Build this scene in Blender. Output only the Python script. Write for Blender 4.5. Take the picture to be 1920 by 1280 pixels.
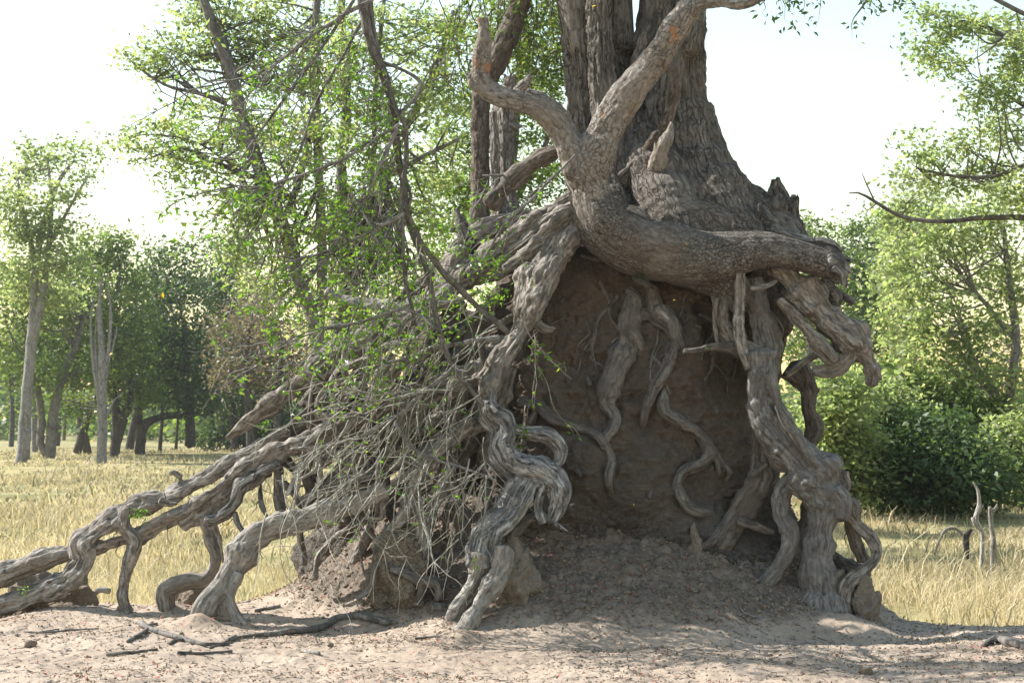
import bpy, math, random
import numpy as np
from mathutils import kdtree, Vector
R = math.radians
S = bpy.context.scene
for o in list(bpy.data.objects): bpy.data.objects.remove(o)
COL = S.collection

# ---------------------------------------------------------------- camera, sky, sun, exposure
LENS, SENSOR = 50.0, 36.0
FPX = 1920 * LENS / SENSOR
CAM_H, PITCH = 1.5, R(3.22)
cd = bpy.data.cameras.new('camera'); cam = bpy.data.objects.new('camera', cd); COL.objects.link(cam)
cam.location = (0, 0, CAM_H); cam.rotation_euler = (R(90) + PITCH, 0, 0)
cd.lens = LENS; cd.sensor_width = SENSOR; cd.clip_start = .1; cd.clip_end = 20000
cd.dof.use_dof = True; cd.dof.focus_distance = 10.8; cd.dof.aperture_fstop = 7.1
S.camera = cam

SUN_EL, SUN_BACK = R(41), R(18)          # sun stands to the left and a little behind the mound
sdir = Vector((-math.cos(SUN_EL) * math.cos(SUN_BACK), math.cos(SUN_EL) * math.sin(SUN_BACK), math.sin(SUN_EL)))
w = bpy.data.worlds.new('World'); S.world = w; w.use_nodes = True
nt = w.node_tree; bg = nt.nodes['Background']
sky = nt.nodes.new('ShaderNodeTexSky'); sky.sky_type = 'NISHITA'; sky.sun_disc = False
sky.sun_elevation = SUN_EL; sky.sun_rotation = math.atan2(sdir.x, sdir.y)
sky.air_density = 2.05; sky.dust_density = .65; sky.ozone_density = 1.0; sky.altitude = 0
nt.links.new(sky.outputs[0], bg.inputs[0]); bg.inputs[1].default_value = 0.11
sl = bpy.data.lights.new('sun', 'SUN'); sl.energy = 5.0; sl.angle = R(.5); sl.color = (1.0, .972, .92)
so = bpy.data.objects.new('sun', sl); COL.objects.link(so)
so.rotation_euler = sdir.to_track_quat('Z', 'Y').to_euler(); so.location = (-20, 8, 25)
S.view_settings.view_transform = 'Standard'; S.view_settings.look = 'None'
S.view_settings.gamma = 1; S.view_settings.exposure = 1.27
S.render.engine = 'CYCLES'
try:
    S.cycles.use_denoising = True; S.cycles.max_bounces = 8; S.cycles.volume_bounces = 0
    S.cycles.transparent_max_bounces = 8
except Exception: pass

# ---------------------------------------------------------------- geometry of the view: a photo pixel at a distance -> a point
cp, sp = math.cos(PITCH), math.sin(PITCH)
def P(px, py, Y):
    a = (px - 960) / FPX; b = (640 - py) / FPX
    dy = cp - b * sp; dz = sp + b * cp
    t = Y / dy
    return np.array([a * t, Y, CAM_H + dz * t])
def PR(hw, Y): return hw / FPX * Y * 1.0

# ---------------------------------------------------------------- noise
def _h(ix, iy, iz):
    n = (ix.astype(np.uint32) * np.uint32(374761393) + iy.astype(np.uint32) * np.uint32(668265263) + iz.astype(np.uint32) * np.uint32(2147483647 - 58))
    n = (n ^ (n >> np.uint32(13))) * np.uint32(1274126177)
    n = n ^ (n >> np.uint32(16))
    return (n & np.uint32(0xffff)).astype(np.float32) / 32767.5 - 1
def noise(p):
    p = np.asarray(p, np.float32); i = np.floor(p).astype(np.int64); f = p - i; u = f * f * (3 - 2 * f)
    i = i & 0xffffffff
    x, y, z = i[..., 0], i[..., 1], i[..., 2]; ux, uy, uz = u[..., 0], u[..., 1], u[..., 2]
    def L(a, b, t): return a + (b - a) * t
    c = lambda a, b, d: _h(x + a, y + b, z + d)
    return L(L(L(c(0,0,0), c(1,0,0), ux), L(c(0,1,0), c(1,1,0), ux), uy), L(L(c(0,0,1), c(1,0,1), ux), L(c(0,1,1), c(1,1,1), ux), uy), uz)
def fbm(p, o=4, g=.5):
    s = 0; a = 1.0; p = np.asarray(p, np.float32)
    for k in range(o): s = s + a * noise(p + 17.3 * k); a *= g; p = p * 2.03
    return s
def sstep(a, b, x):
    t = np.clip((x - a) / (b - a), 0, 1); return t * t * (3 - 2 * t)
def worley(p, seed=0):
    """distances to nearest and second nearest feature point (3d), vectorised"""
    p = np.asarray(p, np.float32); i = np.floor(p).astype(np.int64)
    d1 = np.full(p.shape[:-1], 9., np.float32); d2 = d1.copy()
    for a in (-1, 0, 1):
        for b in (-1, 0, 1):
            for c in (-1, 0, 1):
                j = i + np.array([a, b, c]); m = (j + seed * 7919) & 0xffffffff
                x, y, z = m[..., 0], m[..., 1], m[..., 2]
                fp = np.stack([_h(x, y, z), _h(x + 91, y, z), _h(x, y + 37, z)], -1) * .45 + .5 + j
                d = np.linalg.norm(fp - p, axis=-1)
                n = d < d1
                d2 = np.where(n, d1, np.minimum(d2, d)); d1 = np.where(n, d, d1)
    return d1, d2

# ---------------------------------------------------------------- mesh helpers
def mesh_np(name, V, faces, smooth=True, attrs=None):
    """faces: list of int arrays (M,k)"""
    me = bpy.data.meshes.new(name); V = np.ascontiguousarray(V, np.float32)
    faces = [np.asarray(f, np.int32) for f in faces if len(f)]
    me.vertices.add(len(V)); me.vertices.foreach_set('co', V.ravel())
    loops = np.concatenate([f.ravel() for f in faces]); k = np.concatenate([np.full(len(f), f.shape[1], np.int32) for f in faces])
    st = np.concatenate([[0], np.cumsum(k)[:-1]]).astype(np.int32)
    me.loops.add(len(loops)); me.loops.foreach_set('vertex_index', loops)
    me.polygons.add(len(k)); me.polygons.foreach_set('loop_start', st)
    if smooth: me.polygons.foreach_set('use_smooth', np.ones(len(k), bool))
    add_attrs(me, attrs)
    me.update(calc_edges=True)
    return me
def add_attrs(me, attrs):
    for n, a in (attrs or {}).items():
        a = np.ascontiguousarray(a, np.float32)
        if a.ndim == 1: me.attributes.new(n, 'FLOAT', 'POINT').data.foreach_set('value', a)
        else: me.attributes.new(n, 'FLOAT_VECTOR', 'POINT').data.foreach_set('vector', a.ravel())
def link(name, me, mat=None, parent=None):
    o = bpy.data.objects.new(name, me); COL.objects.link(o)
    if mat: me.materials.clear(); me.materials.append(mat)
    if parent:
        o.parent = parent
        o.matrix_parent_inverse.identity()
        w_ = Vector((0, 0, 0)); p_ = parent
        while p_: w_ += p_.location; p_ = p_.parent
        o.location = -w_
    return o
def thing(name, label, cat, loc, group=None):
    o = bpy.data.objects.new(name, None); COL.objects.link(o); o.location = tuple(float(q) for q in loc)
    o.empty_display_size = .2
    return tag(o, label, cat, group)
def tag(o, label, cat, group=None):
    o['label'] = label; o['category'] = cat
    if group: o['group'] = group
    return o
def kind(o, k): o['kind'] = k; return o

# ---------------------------------------------------------------- splines and tubes
def spline(pts, step):
    pts = np.asarray(pts, np.float64); n = len(pts)
    if n == 2: pts = np.vstack([pts[0], pts.mean(0), pts[1]]); n = 3
    d = np.linalg.norm(np.diff(pts[:, :3], axis=0), axis=1) + 1e-6
    t = np.concatenate([[0], np.cumsum(d)])
    m = np.zeros_like(pts); m[1:-1] = (pts[2:] - pts[:-2]) / (t[2:] - t[:-2])[:, None]
    m[0] = (pts[1] - pts[0]) / d[0]; m[-1] = (pts[-1] - pts[-2]) / d[-1]
    N = max(4, int(t[-1] / step)); q = np.linspace(0, t[-1], N)
    k = np.clip(np.searchsorted(t, q, 'right') - 1, 0, n - 2); h = d[k]; u = ((q - t[k]) / h)[:, None]; h = h[:, None]
    return ((2*u**3-3*u**2+1)*pts[k] + (u**3-2*u**2+u)*h*m[k] + (-2*u**3+3*u**2)*pts[k+1] + (u**3-u**2)*h*m[k+1]), q
def px_path(path, Y0=None):
    """[(px,py,halfwidth[,Y])...] -> (n,4) world points + radius; distances are interpolated between the given ones"""
    n = len(path); known = [(i, p[3]) for i, p in enumerate(path) if len(p) > 3]
    if not known: known = [(0, Y0)]
    Ys = np.interp(np.arange(n), [k for k, _ in known], [y for _, y in known])
    return np.array([list(P(p[0], p[1], Y)) + [PR(p[2], Y)] for p, Y in zip(path, Ys)])
def frames(c):
    t = np.gradient(c, axis=0); t /= np.linalg.norm(t, axis=1)[:, None] + 1e-9
    a = np.array([0, -1., 0]) if abs(t[0][1]) < .9 else np.array([1., 0, 0])
    n = np.zeros_like(c); v = a - t[0] * (a @ t[0]); n[0] = v / np.linalg.norm(v)
    for i in range(1, len(c)):
        v = n[i-1] - t[i] * (n[i-1] @ t[i]); n[i] = v / (np.linalg.norm(v) + 1e-9)
    return t, n, np.cross(t, n)
class Rings: pass
def rings(pts4, step=.02, seg=None, seed=0, wob=.10, lump=.13, lobe=.10, ragged=0.):
    rs = np.random.RandomState(seed); q, s = spline(pts4, step)
    c = q[:, :3].copy(); r = np.maximum(q[:, 3], .0012); off = rs.rand(3) * 50
    L = np.stack([s, s * 0, s * 0], 1)
    if wob:
        sc = np.clip(1.6 / np.maximum(r.mean() * 14, .1), 1, 12)
        for k in range(3): c[:, k] += r * wob * 1.6 * noise(L * sc * 1.3 + off + 11 * k)
    r = r * (1 + lump * noise(L * 7 + off) + lump * .5 * noise(L * 19 + off))
    t, n, b = frames(c)
    if seg is None: seg = int(np.clip(2 * math.pi * r.max() / .018, 8, 60))
    th = np.arange(seg) / seg * 2 * math.pi
    tw = rs.uniform(-2, 2); p1, p2 = rs.rand(2) * 6.28
    T = th[None, :] + 0 * s[:, None]
    rr = r[:, None] * (1 + lobe * np.cos(2 * T + p1 + s[:, None] * tw) + lobe * .6 * np.cos(3 * T + p2 - s[:, None] * tw * 1.3))
    ct, st_ = np.cos(T)[..., None], np.sin(T)[..., None]
    V = c[:, None, :] + rr[..., None] * (ct * n[:, None, :] + st_ * b[:, None, :])
    if ragged:                                                     # torn, splintered end
        e = ragged * (rs.rand(seg) - .3); V[-1] += e[:, None] * t[-1]; V[-2] += .4 * e[:, None] * t[-2]
    G = Rings(); G.c, G.t, G.n, G.b, G.s, G.r, G.seg = c, t, n, b, s, r, seg
    G.off = rs.rand(3) * 40; N = len(c)
    G.V = np.vstack([V.reshape(-1, 3), c[:1] - t[:1] * r[0] * .5, c[-1:] + t[-1:] * r[-1] * (.5 if not ragged else -.3)])
    i = np.arange(N - 1)[:, None] * seg; j = np.arange(seg)[None, :]; j2 = (j + 1) % seg
    G.Q = np.stack([i + j, i + j2, i + seg + j2, i + seg + j], -1).reshape(-1, 4)
    j = np.arange(seg); j2 = (j + 1) % seg; e = (N - 1) * seg
    G.T = np.vstack([np.stack([j2, j, 0 * j + N * seg], -1), np.stack([e + j, e + j2, 0 * j + N * seg + 1], -1)])
    return G
def join(gs):
    V = []; Q = []; T = []; o = 0
    for g in gs: V.append(g.V); Q.append(g.Q + o); T.append(g.T + o); o += len(g.V)
    return np.vstack(V), np.vstack(Q), np.vstack(T)

SEED = [0]; RL = []
def organic(name, paths, mat, parent, voxel=.0085, groove=.009, gf=30., ga=4., knots=.15, smooth=1, Y=11., ragged=(), wob=.19, lump=.32, lobe=.18, label=None, cracks=0., raw=False, rootlets=0., cw=(30, 30, 15), soft=None, mat2=None, tubes2=(), thin=1.):
    """Wood that grows together: tubes along the given paths are fused into one skin, then furrowed along the grain."""
    gs = []
    for k, p in enumerate(paths):
        SEED[0] += 1
        p4 = p if raw else px_path(p, Y)
        p4 = p4 * np.array([1, 1, 1, thin])
        gs.append(rings(p4, step=max(.010, voxel * 1.2), seed=SEED[0], wob=wob, lump=lump, lobe=lobe, ragged=(.10 if k in ragged else 0)))
    V, Q, T = join(gs)
    me = mesh_np(name + '_src', V, [Q, T]); ob = bpy.data.objects.new(name + '_src', me); COL.objects.link(ob)
    m = ob.modifiers.new('r', 'REMESH'); m.mode = 'VOXEL'; m.voxel_size = voxel; m.use_smooth_shade = True
    if smooth: m = ob.modifiers.new('s', 'SMOOTH'); m.factor = .5; m.iterations = smooth
    dg = bpy.context.evaluated_depsgraph_get(); out = bpy.data.meshes.new_from_object(ob.evaluated_get(dg)); out.name = name
    bpy.data.objects.remove(ob); bpy.data.meshes.remove(me)
    n = len(out.vertices); co = np.empty(n * 3, np.float32); out.vertices.foreach_get('co', co); co = co.reshape(-1, 3)
    nr = np.empty(n * 3, np.float32); out.vertices.foreach_get('normal', nr); nr = nr.reshape(-1, 3)
    # nearest tube ring for every skin point -> coordinates along the grain
    kd = kdtree.KDTree(sum(len(g.c) * 8 for g in gs)); idx = 0; own = []
    for gi, g in enumerate(gs):
        N = len(g.c); W = g.V[:N * g.seg].reshape(N, g.seg, 3); sel = np.linspace(0, g.seg, 8, endpoint=False).astype(int)
        for i in range(N):
            for s_ in sel: kd.insert(W[i, s_], idx); own.append((gi, i)); idx += 1
    kd.balance(); own = np.array(own)
    near = np.fromiter((kd.find(v)[1] for v in co), np.int64, n); own = own[near]
    grain = np.zeros((n, 3), np.float32); rl = np.zeros(n, np.float32); endon = np.ones(n, np.float32)
    for gi, g in enumerate(gs):
        mk = own[:, 0] == gi
        if not mk.any(): continue
        i = own[mk, 1]; d = co[mk] - g.c[i]
        grain[mk] = np.stack([(d * g.n[i]).sum(1), (d * g.b[i]).sum(1), g.s[i] + (d * g.t[i]).sum(1)], 1) + g.off; rl[mk] = g.r[i]; endon[mk] = np.clip(1 - (nr[mk] * g.t[i]).sum(1) ** 2 * 1.6, .12, 1)
    gk = grain * np.array([gf, gf, ga], np.float32)
    warp = noise(grain * np.array([5, 5, 4.])) * 1.2
    ridge = 1 - np.abs(noise(gk + warp[:, None])) ** .7
    fine = noise(gk * 2.6 + 5); broad = 1 - np.abs(noise(gk * np.array([.42, .42, .5], np.float32) + 31 + warp[:, None] * .5)); bumps = fbm(grain * np.array([46, 46, 30.]), 2)
    amp = np.minimum(groove, rl * .20) * endon
    calm = 1.
    if len(gs) > 1:                                                 # grain lies down where strands grow into each other
        ed = np.empty(len(out.edges) * 2, np.int32); out.edges.foreach_get('vertices', ed); ed = ed.reshape(-1, 2); ind = np.zeros(n); df = own[ed[:, 0], 0] != own[ed[:, 1], 0]
        ind[ed[df].ravel()] = 1.; deg = np.bincount(ed.ravel(), minlength=n) + 1e-6
        for _ in range(7): ind = .4 * ind + .6 * (np.bincount(ed[:, 0], ind[ed[:, 1]], n) + np.bincount(ed[:, 1], ind[ed[:, 0]], n)) / deg
        calm = 1 - .85 * np.clip(ind * 1.8, 0, 1); amp = amp * calm; cracks = cracks * calm
    if soft:                                                        # some of the tubes carry smoother bark
        sc_ = np.array([soft.get(k, 1.) for k in range(len(gs))]); amp = amp * sc_[own[:, 0]]; calm = calm * np.clip(sc_[own[:, 0]] * 1.5, .3, 1); cracks = cracks * np.maximum(.5, sc_[own[:, 0]])
    disp = amp * (-1.1 * (ridge - .55) - .9 * (broad ** 3 - .35) + .5 * fine + .35 * bumps) + calm * endon * np.minimum(rl * knots, .022) * (fbm(grain * np.array([12, 12, 8.]), 2) + .5 * np.maximum(0, noise(grain * np.array([25, 25, 17.]))))
    if np.any(cracks):
        d1, d2 = worley(grain * np.array(cw, np.float32)); disp -= cracks * (1 - sstep(0, .16, d2 - d1))
    co2 = co + nr * disp[:, None]
    out.vertices.foreach_set('co', co2.ravel().astype(np.float32)); out.update()
    add_attrs(out, {'grain': grain, 'furrow': ridge})
    o = link(name, out, mat, parent)
    if mat2:
        out.materials.append(mat2); ls = np.empty(len(out.polygons), np.int32); out.polygons.foreach_get('loop_start', ls); lv = np.empty(len(out.loops), np.int32); out.loops.foreach_get('vertex_index', lv)
        out.polygons.foreach_set('material_index', np.isin(own[lv[ls], 0], tubes2).astype(np.int32))
    if label: o['label'] = label
    if rootlets:
        rs = np.random.RandomState(SEED[0] + 900); rt = []
        for g in gs:
            for k in range(rs.poisson(rootlets * g.s[-1])):
                i = rs.randint(2, len(g.c) - 1); th = rs.rand() * 6.28; dv = g.n[i] * math.cos(th) + g.b[i] * math.sin(th)
                p = g.c[i] + dv * g.r[i] * .7; d = dv + g.t[i] * rs.uniform(-.3, 1.) + np.array([0, 0, -.5]); L = rs.uniform(.06, .30) * rs.uniform(.5, 1); r = rs.uniform(.0022, .006) * (.6 + L * 2); q = []
                for u in range(6):
                    q.append(list(p) + [r * (1 - .14 * u)]); d = d / np.linalg.norm(d) + rs.normal(size=3) * .4 + np.array([0, 0, -.12]); p = p + d / np.linalg.norm(d) * L / 5
                rt.append(np.array(q))
        RL.extend(rt)
    return o

def tubes_mesh(list4, seg=5, step=.05, seed=0, wob=.0, lump=.05):
    gs = []
    for k, p in enumerate(list4): gs.append(rings(p, step=step, seg=seg, seed=seed + k, wob=wob, lump=lump, lobe=.04))
    return gs
def tubes_obj(name, list4, mat, parent=None, seg=5, step=.05, seed=0, wob=0., lump=.05):
    gs = tubes_mesh(list4, seg, step, seed, wob, lump); V, Q, T = join(gs)
    gr = np.vstack([np.vstack([np.repeat(np.stack([0 * g.s, 0 * g.s, g.s], 1), g.seg, 0), np.zeros((2, 3))]) + g.off for g in gs])
    d = np.vstack([np.vstack([(g.V[:-2].reshape(-1, g.seg, 3) - g.c[:, None, :]).reshape(-1, 3), np.zeros((2, 3))]) for g in gs])
    gr[:, 0] += d[:, 0]; gr[:, 1] += d[:, 1]
    return link(name, mesh_np(name, V, [Q, T], attrs={'grain': gr}), mat, parent)

# ---------------------------------------------------------------- leaves
def leaf_mesh(name, pts, length, aspect=.45, seed=0, droop=.25, tint=None, flat=.5):
    rs = np.random.RandomState(seed); n = len(pts); L = length * rs.uniform(.65, 1.25, n)
    d = rs.normal(size=(n, 3)); d[:, 2] = d[:, 2] * .6 - droop; d /= np.linalg.norm(d, axis=1)[:, None]
    u = rs.normal(size=(n, 3)); u[:, 2] += flat; s = np.cross(d, u); s /= np.linalg.norm(s, axis=1)[:, None] + 1e-9
    nn = np.cross(s, d); L = L[:, None]; w_ = L * aspect * .5
    V = np.stack([pts, pts + d * L * .45 + s * w_ + nn * w_ * .35, pts + d * L - nn * L * .12, pts + d * L * .45 - s * w_ + nn * w_ * .35], 1).reshape(-1, 3)
    t = (rs.rand(n) if tint is None else tint)
    return mesh_np(name, V, [np.arange(n * 4).reshape(n, 4)], smooth=False, attrs={'tint': np.repeat(t, 4)})
def crown_points(blobs, n, rs, sub=.16, per=22, hollow=.35):
    """blobs: (centre, radii(3), weight). Leaves sit in small sprays spread through each blob, thicker towards its skin."""
    pts = []; tint = []; tot = sum(b[2] for b in blobs); cents = []
    for c, r, wgt in blobs:
        k = max(2, int(n * wgt / tot / per)); d = rs.normal(size=(k, 3)); d /= np.linalg.norm(d, axis=1)[:, None]
        rad = (hollow + (1 - hollow) * rs.rand(k)) ** .6; q = np.array(c) + d * rad[:, None] * np.array(r); cents.append(q)
        m = rs.poisson(per, k); T = np.repeat(rs.rand(k), m); B = np.repeat(q, m, 0)
        sp_ = sub * rs.uniform(.6, 1.5, k); B = B + rs.normal(size=B.shape) * np.repeat(sp_, m)[:, None] * np.array([1, 1, .55])
        pts.append(B); tint.append(np.clip(T * .65 + rs.rand(len(T)) * .35, 0, 1))
    return np.vstack(pts), np.concatenate(tint), np.vstack(cents)
# ---------------------------------------------------------------- materials
def new_mat(name):
    m = bpy.data.materials.new(name); m.use_nodes = True; nt = m.node_tree; nt.nodes.clear()
    out = nt.nodes.new('ShaderNodeOutputMaterial'); return m, nt, out
def N_(nt, typ, **kw):
    n = nt.nodes.new(typ)
    for k, v in kw.items():
        if k in n.inputs.keys(): n.inputs[k].default_value = v
        else: setattr(n, k, v)
    return n
def ramp(nt, stops, src):
    r = nt.nodes.new('ShaderNodeValToRGB'); e = r.color_ramp.elements
    while len(e) < len(stops): e.new(.5)
    for x, (p, c) in zip(e, stops): x.position = p; x.color = (*c, 1) if len(c) == 3 else c
    nt.links.new(src, r.inputs[0]); return r.outputs[0]
def mixc(nt, f, a, b, mode='MIX'):
    m = nt.nodes.new('ShaderNodeMix'); m.data_type = 'RGBA'; m.blend_type = mode
    for v, i in ((f, 0), (a, 6), (b, 7)):
        if hasattr(v, 'is_linked') or hasattr(v, 'links'): nt.links.new(v, m.inputs[i])
        else: m.inputs[i].default_value = v if i == 0 else (*v, 1)
    return m.outputs[2]
def mth(nt, op, a, b=None, clamp=False):
    m = nt.nodes.new('ShaderNodeMath'); m.operation = op; m.use_clamp = clamp
    for k, v in enumerate((a, b)):
        if v is None: continue
        if hasattr(v, 'links'): nt.links.new(v, m.inputs[k])
        else: m.inputs[k].default_value = v
    return m.outputs[0]
def attr(nt, name, out='Vector'):
    a = nt.nodes.new('ShaderNodeAttribute'); a.attribute_name = name; return a.outputs[out]
def vmul(nt, v, s):
    m = nt.nodes.new('ShaderNodeMapping'); m.inputs['Scale'].default_value = s; nt.links.new(v, m.inputs[0]); return m.outputs[0]
def tex(nt, v, scale, detail=4, rough=.55, dist=0., out=0):
    t = N_(nt, 'ShaderNodeTexNoise', Scale=scale, Detail=detail, Roughness=rough, Distortion=dist); nt.links.new(v, t.inputs['Vector']); return t.outputs[out]
def vor(nt, v, scale, feature='DISTANCE_TO_EDGE', rnd=1.):
    t = nt.nodes.new('ShaderNodeTexVoronoi'); t.feature = feature; t.inputs['Scale'].default_value = scale; t.inputs['Randomness'].default_value = rnd
    nt.links.new(v, t.inputs['Vector']); return t.outputs[0]
def bsdf(nt, out, col, rough=.9, bump=None, strength=.5, dist=.01, spec=.2):
    p = nt.nodes.new('ShaderNodeBsdfPrincipled'); p.inputs['Roughness'].default_value = rough; p.inputs['Specular IOR Level'].default_value = spec
    if hasattr(col, 'links'): nt.links.new(col, p.inputs['Base Color'])
    else: p.inputs['Base Color'].default_value = (*col, 1)
    if bump is not None:
        b = nt.nodes.new('ShaderNodeBump'); b.inputs['Strength'].default_value = strength; b.inputs['Distance'].default_value = dist
        nt.links.new(bump, b.inputs['Height']); nt.links.new(b.outputs[0], p.inputs['Normal'])
    nt.links.new(p.outputs[0], out.inputs[0]); return p
def obj_co(nt):
    g = nt.nodes.new('ShaderNodeNewGeometry'); return g.outputs['Position']

def bark(name, dark, mid, light, stain=(.22, .13, .075), stain_amt=.5, gs=(1, 1, .22), crack=16., crack_amt=.6, bump=.9, orange=0., dist=.018, cz=2.2):
    ds = lambda c: tuple(.40 * (.3 * c[0] + .6 * c[1] + .1 * c[2]) + .60 * q for q in c)   # weathered: greyer
    dark, mid, light, stain = ds(dark), ds(mid), ds(light), ds(stain)
    m, nt, out = new_mat(name); g = attr(nt, 'grain'); gm = vmul(nt, g, gs); pos = obj_co(nt)
    warp = tex(nt, g, 9, 3, out=1)
    add = nt.nodes.new('ShaderNodeVectorMath'); add.operation = 'MULTIPLY_ADD'; nt.links.new(warp, add.inputs[0]); add.inputs[1].default_value = (.06,) * 3; nt.links.new(gm, add.inputs[2]); gw = add.outputs[0]
    fib = tex(nt, gw, 42, 7, .62); mott = tex(nt, pos, 3.1, 5, .6); fine = tex(nt, gm, 170, 3, .6)
    c = ramp(nt, [(.34, dark), (.49, mid), (.64, light)], fib)
    c = mixc(nt, mth(nt, 'MULTIPLY', ramp(nt, [(.46, (0, 0, 0)), (.66, (1, 1, 1))], mott), stain_amt), c, stain)
    c = mixc(nt, .45, c, ramp(nt, [(.3, (.45, .45, .45)), (.7, (1.2, 1.18, 1.15))], tex(nt, pos, 9, 6, .65)), 'MULTIPLY')
    oi = nt.nodes.new('ShaderNodeObjectInfo'); hs_ = nt.nodes.new('ShaderNodeHueSaturation'); nt.links.new(c, hs_.inputs['Color'])
    nt.links.new(mth(nt, 'ADD', mth(nt, 'MULTIPLY', oi.outputs['Random'], .42), .80), hs_.inputs['Value']); nt.links.new(mth(nt, 'ADD', mth(nt, 'MULTIPLY', oi.outputs['Random'], -.5), 1.25), hs_.inputs['Saturation']); c = hs_.outputs[0]
    cv = vmul(nt, gw, (1, 1, cz)); e = vor(nt, cv, crack)
    ck = ramp(nt, [(.0, (0, 0, 0)), (.09, (1, 1, 1))], e)
    gate = ramp(nt, [(.38, (0, 0, 0)), (.55, (1, 1, 1))], tex(nt, pos, 2.3, 3))
    ckm = mth(nt, 'MULTIPLY', mth(nt, 'SUBTRACT', 1.0, ck), mth(nt, 'MULTIPLY', gate, crack_amt))
    c = mixc(nt, ckm, c, tuple(q * .35 for q in dark))
    if orange:
        om = ramp(nt, [(.66, (0, 0, 0)), (.70, (1, 1, 1))], tex(nt, vmul(nt, pos, (1, 1, 1)), 4.6, 3, .5))
        c = mixc(nt, mth(nt, 'MULTIPLY', om, orange), c, (.36, .15, .05))
    h = mth(nt, 'ADD', mth(nt, 'MULTIPLY', fib, .8), mth(nt, 'MULTIPLY', fine, .25)); h = mth(nt, 'SUBTRACT', h, mth(nt, 'MULTIPLY', ckm, .9))
    bsdf(nt, out, c, .92, h, bump, dist, .15); return m

M = {}
M['root'] = bark('root_wood', (.068, .054, .043), (.215, .178, .143), (.41, .355, .295), stain=(.20, .15, .11), stain_amt=.55, crack=14., crack_amt=.3, cz=.5)
M['root_pale'] = bark('pale_root_wood', (.11, .092, .075), (.27, .23, .19), (.43, .38, .32), stain=(.24, .19, .14), stain_amt=.5, crack_amt=.2, cz=.6)
M['root_soil'] = bark('soil_covered_root', (.055, .045, .037), (.135, .112, .092), (.215, .182, .15), stain=(.12, .088, .067), stain_amt=.75, crack_amt=.25, cz=.7, bump=.7)
M['root_dark'] = bark('weathered_grey_root', (.035, .033, .032), (.16, .15, .14), (.42, .39, .36), stain=(.10, .09, .085), stain_amt=.5, gs=(1, 1, .12), crack_amt=.3, bump=1., dist=.02)
M['collar'] = bark('cracked_collar_bark', (.085, .068, .053), (.165, .136, .108), (.24, .202, .164), stain=(.145, .10, .07), stain_amt=.5, gs=(1, 1, .5), crack=36., crack_amt=.75, bump=.9)
M['trunk'] = bark('furrowed_trunk_bark', (.065, .053, .043), (.170, .141, .114), (.28, .24, .197), stain=(.145, .105, .078), stain_amt=.5, cz=.8, gs=(1, 1, .13), crack=24., crack_amt=.55, bump=1., dist=.03)
M['limb'] = bark('pale_flaking_bark', (.13, .10, .08), (.29, .245, .205), (.40, .35, .30), stain=(.25, .18, .12), stain_amt=.5, gs=(1, 1, .45), crack=22., crack_amt=.7, orange=.6, bump=.6)
M['slim'] = bark('slim_trunk_bark', (.06, .045, .035), (.14, .105, .08), (.22, .18, .145), stain=(.13, .08, .05), stain_amt=.6, crack=26., bump=.7)
M['rotten'] = bark('rotten_stump_wood', (.03, .025, .022), (.12, .10, .085), (.26, .22, .18), stain=(.08, .06, .05), gs=(1, 1, .08), crack_amt=.3, bump=1., dist=.03)
M['branch'] = bark('dead_branch_wood', (.06, .05, .042), (.14, .12, .10), (.24, .21, .18), stain=(.11, .09, .075), bump=.6)
M['twig'] = bark('green_grey_twig', (.17, .16, .12), (.32, .305, .235), (.50, .48, .39), stain=(.19, .14, .09), stain_amt=.35, crack_amt=0, bump=.2)
M['vine'] = bark('dark_vine_stem', (.075, .064, .055), (.165, .145, .125), (.25, .225, .195), stain=(.10, .08, .065), bump=.4)
M['palewood'] = bark('pale_far_trunk', (.10, .088, .08), (.215, .195, .18), (.33, .305, .285), stain=(.2, .17, .14), gs=(1, 1, .2), crack=3., crack_amt=.5)
M['darkwood'] = bark('dark_far_trunk', (.035, .03, .027), (.08, .07, .06), (.14, .12, .105), stain=(.07, .055, .045), crack=3.)
M['greywood'] = bark('grey_far_trunk', (.07, .06, .052), (.16, .14, .12), (.25, .225, .195), stain=(.13, .105, .085), crack=3.)

def leaf_mat(name, cols, trans=.5, rough=.5, tcol=1.5, tb=.58):
    m, nt, out = new_mat(name); t = attr(nt, 'tint', 'Fac')
    c = ramp(nt, [(i / (len(cols) - 1), q) for i, q in enumerate(cols)], t)
    p = nt.nodes.new('ShaderNodeBsdfPrincipled'); p.inputs['Roughness'].default_value = rough; p.inputs['Specular IOR Level'].default_value = .4
    nt.links.new(c, p.inputs['Base Color'])
    tr = nt.nodes.new('ShaderNodeBsdfTranslucent'); nt.links.new(mixc(nt, 1., c, (tcol * .98, tcol, tcol * tb), 'MULTIPLY'), tr.inputs[0])
    mx = nt.nodes.new('ShaderNodeMixShader'); mx.inputs[0].default_value = trans
    nt.links.new(p.outputs[0], mx.inputs[1]); nt.links.new(tr.outputs[0], mx.inputs[2]); nt.links.new(mx.outputs[0], out.inputs[0]); return m
M['leaf_light'] = leaf_mat('light_green_leaf', [(.10, .14, .055), (.15, .19, .08), (.21, .245, .115), (.29, .29, .14)], .6, .5, 2.0, .68)
M['leaf_mid'] = leaf_mat('mid_green_leaf', [(.05, .09, .022), (.08, .125, .03), (.11, .15, .038), (.15, .17, .05)], .55, .45, 1.7)
M['leaf_dark'] = leaf_mat('dark_green_leaf', [(.035, .062, .024), (.052, .09, .032), (.075, .118, .042), (.10, .14, .05)], .45)
M['leaf_dry'] = leaf_mat('dry_brown_leaf', [(.10, .085, .055), (.15, .12, .085), (.19, .155, .115), (.12, .12, .06)], .35)
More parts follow.
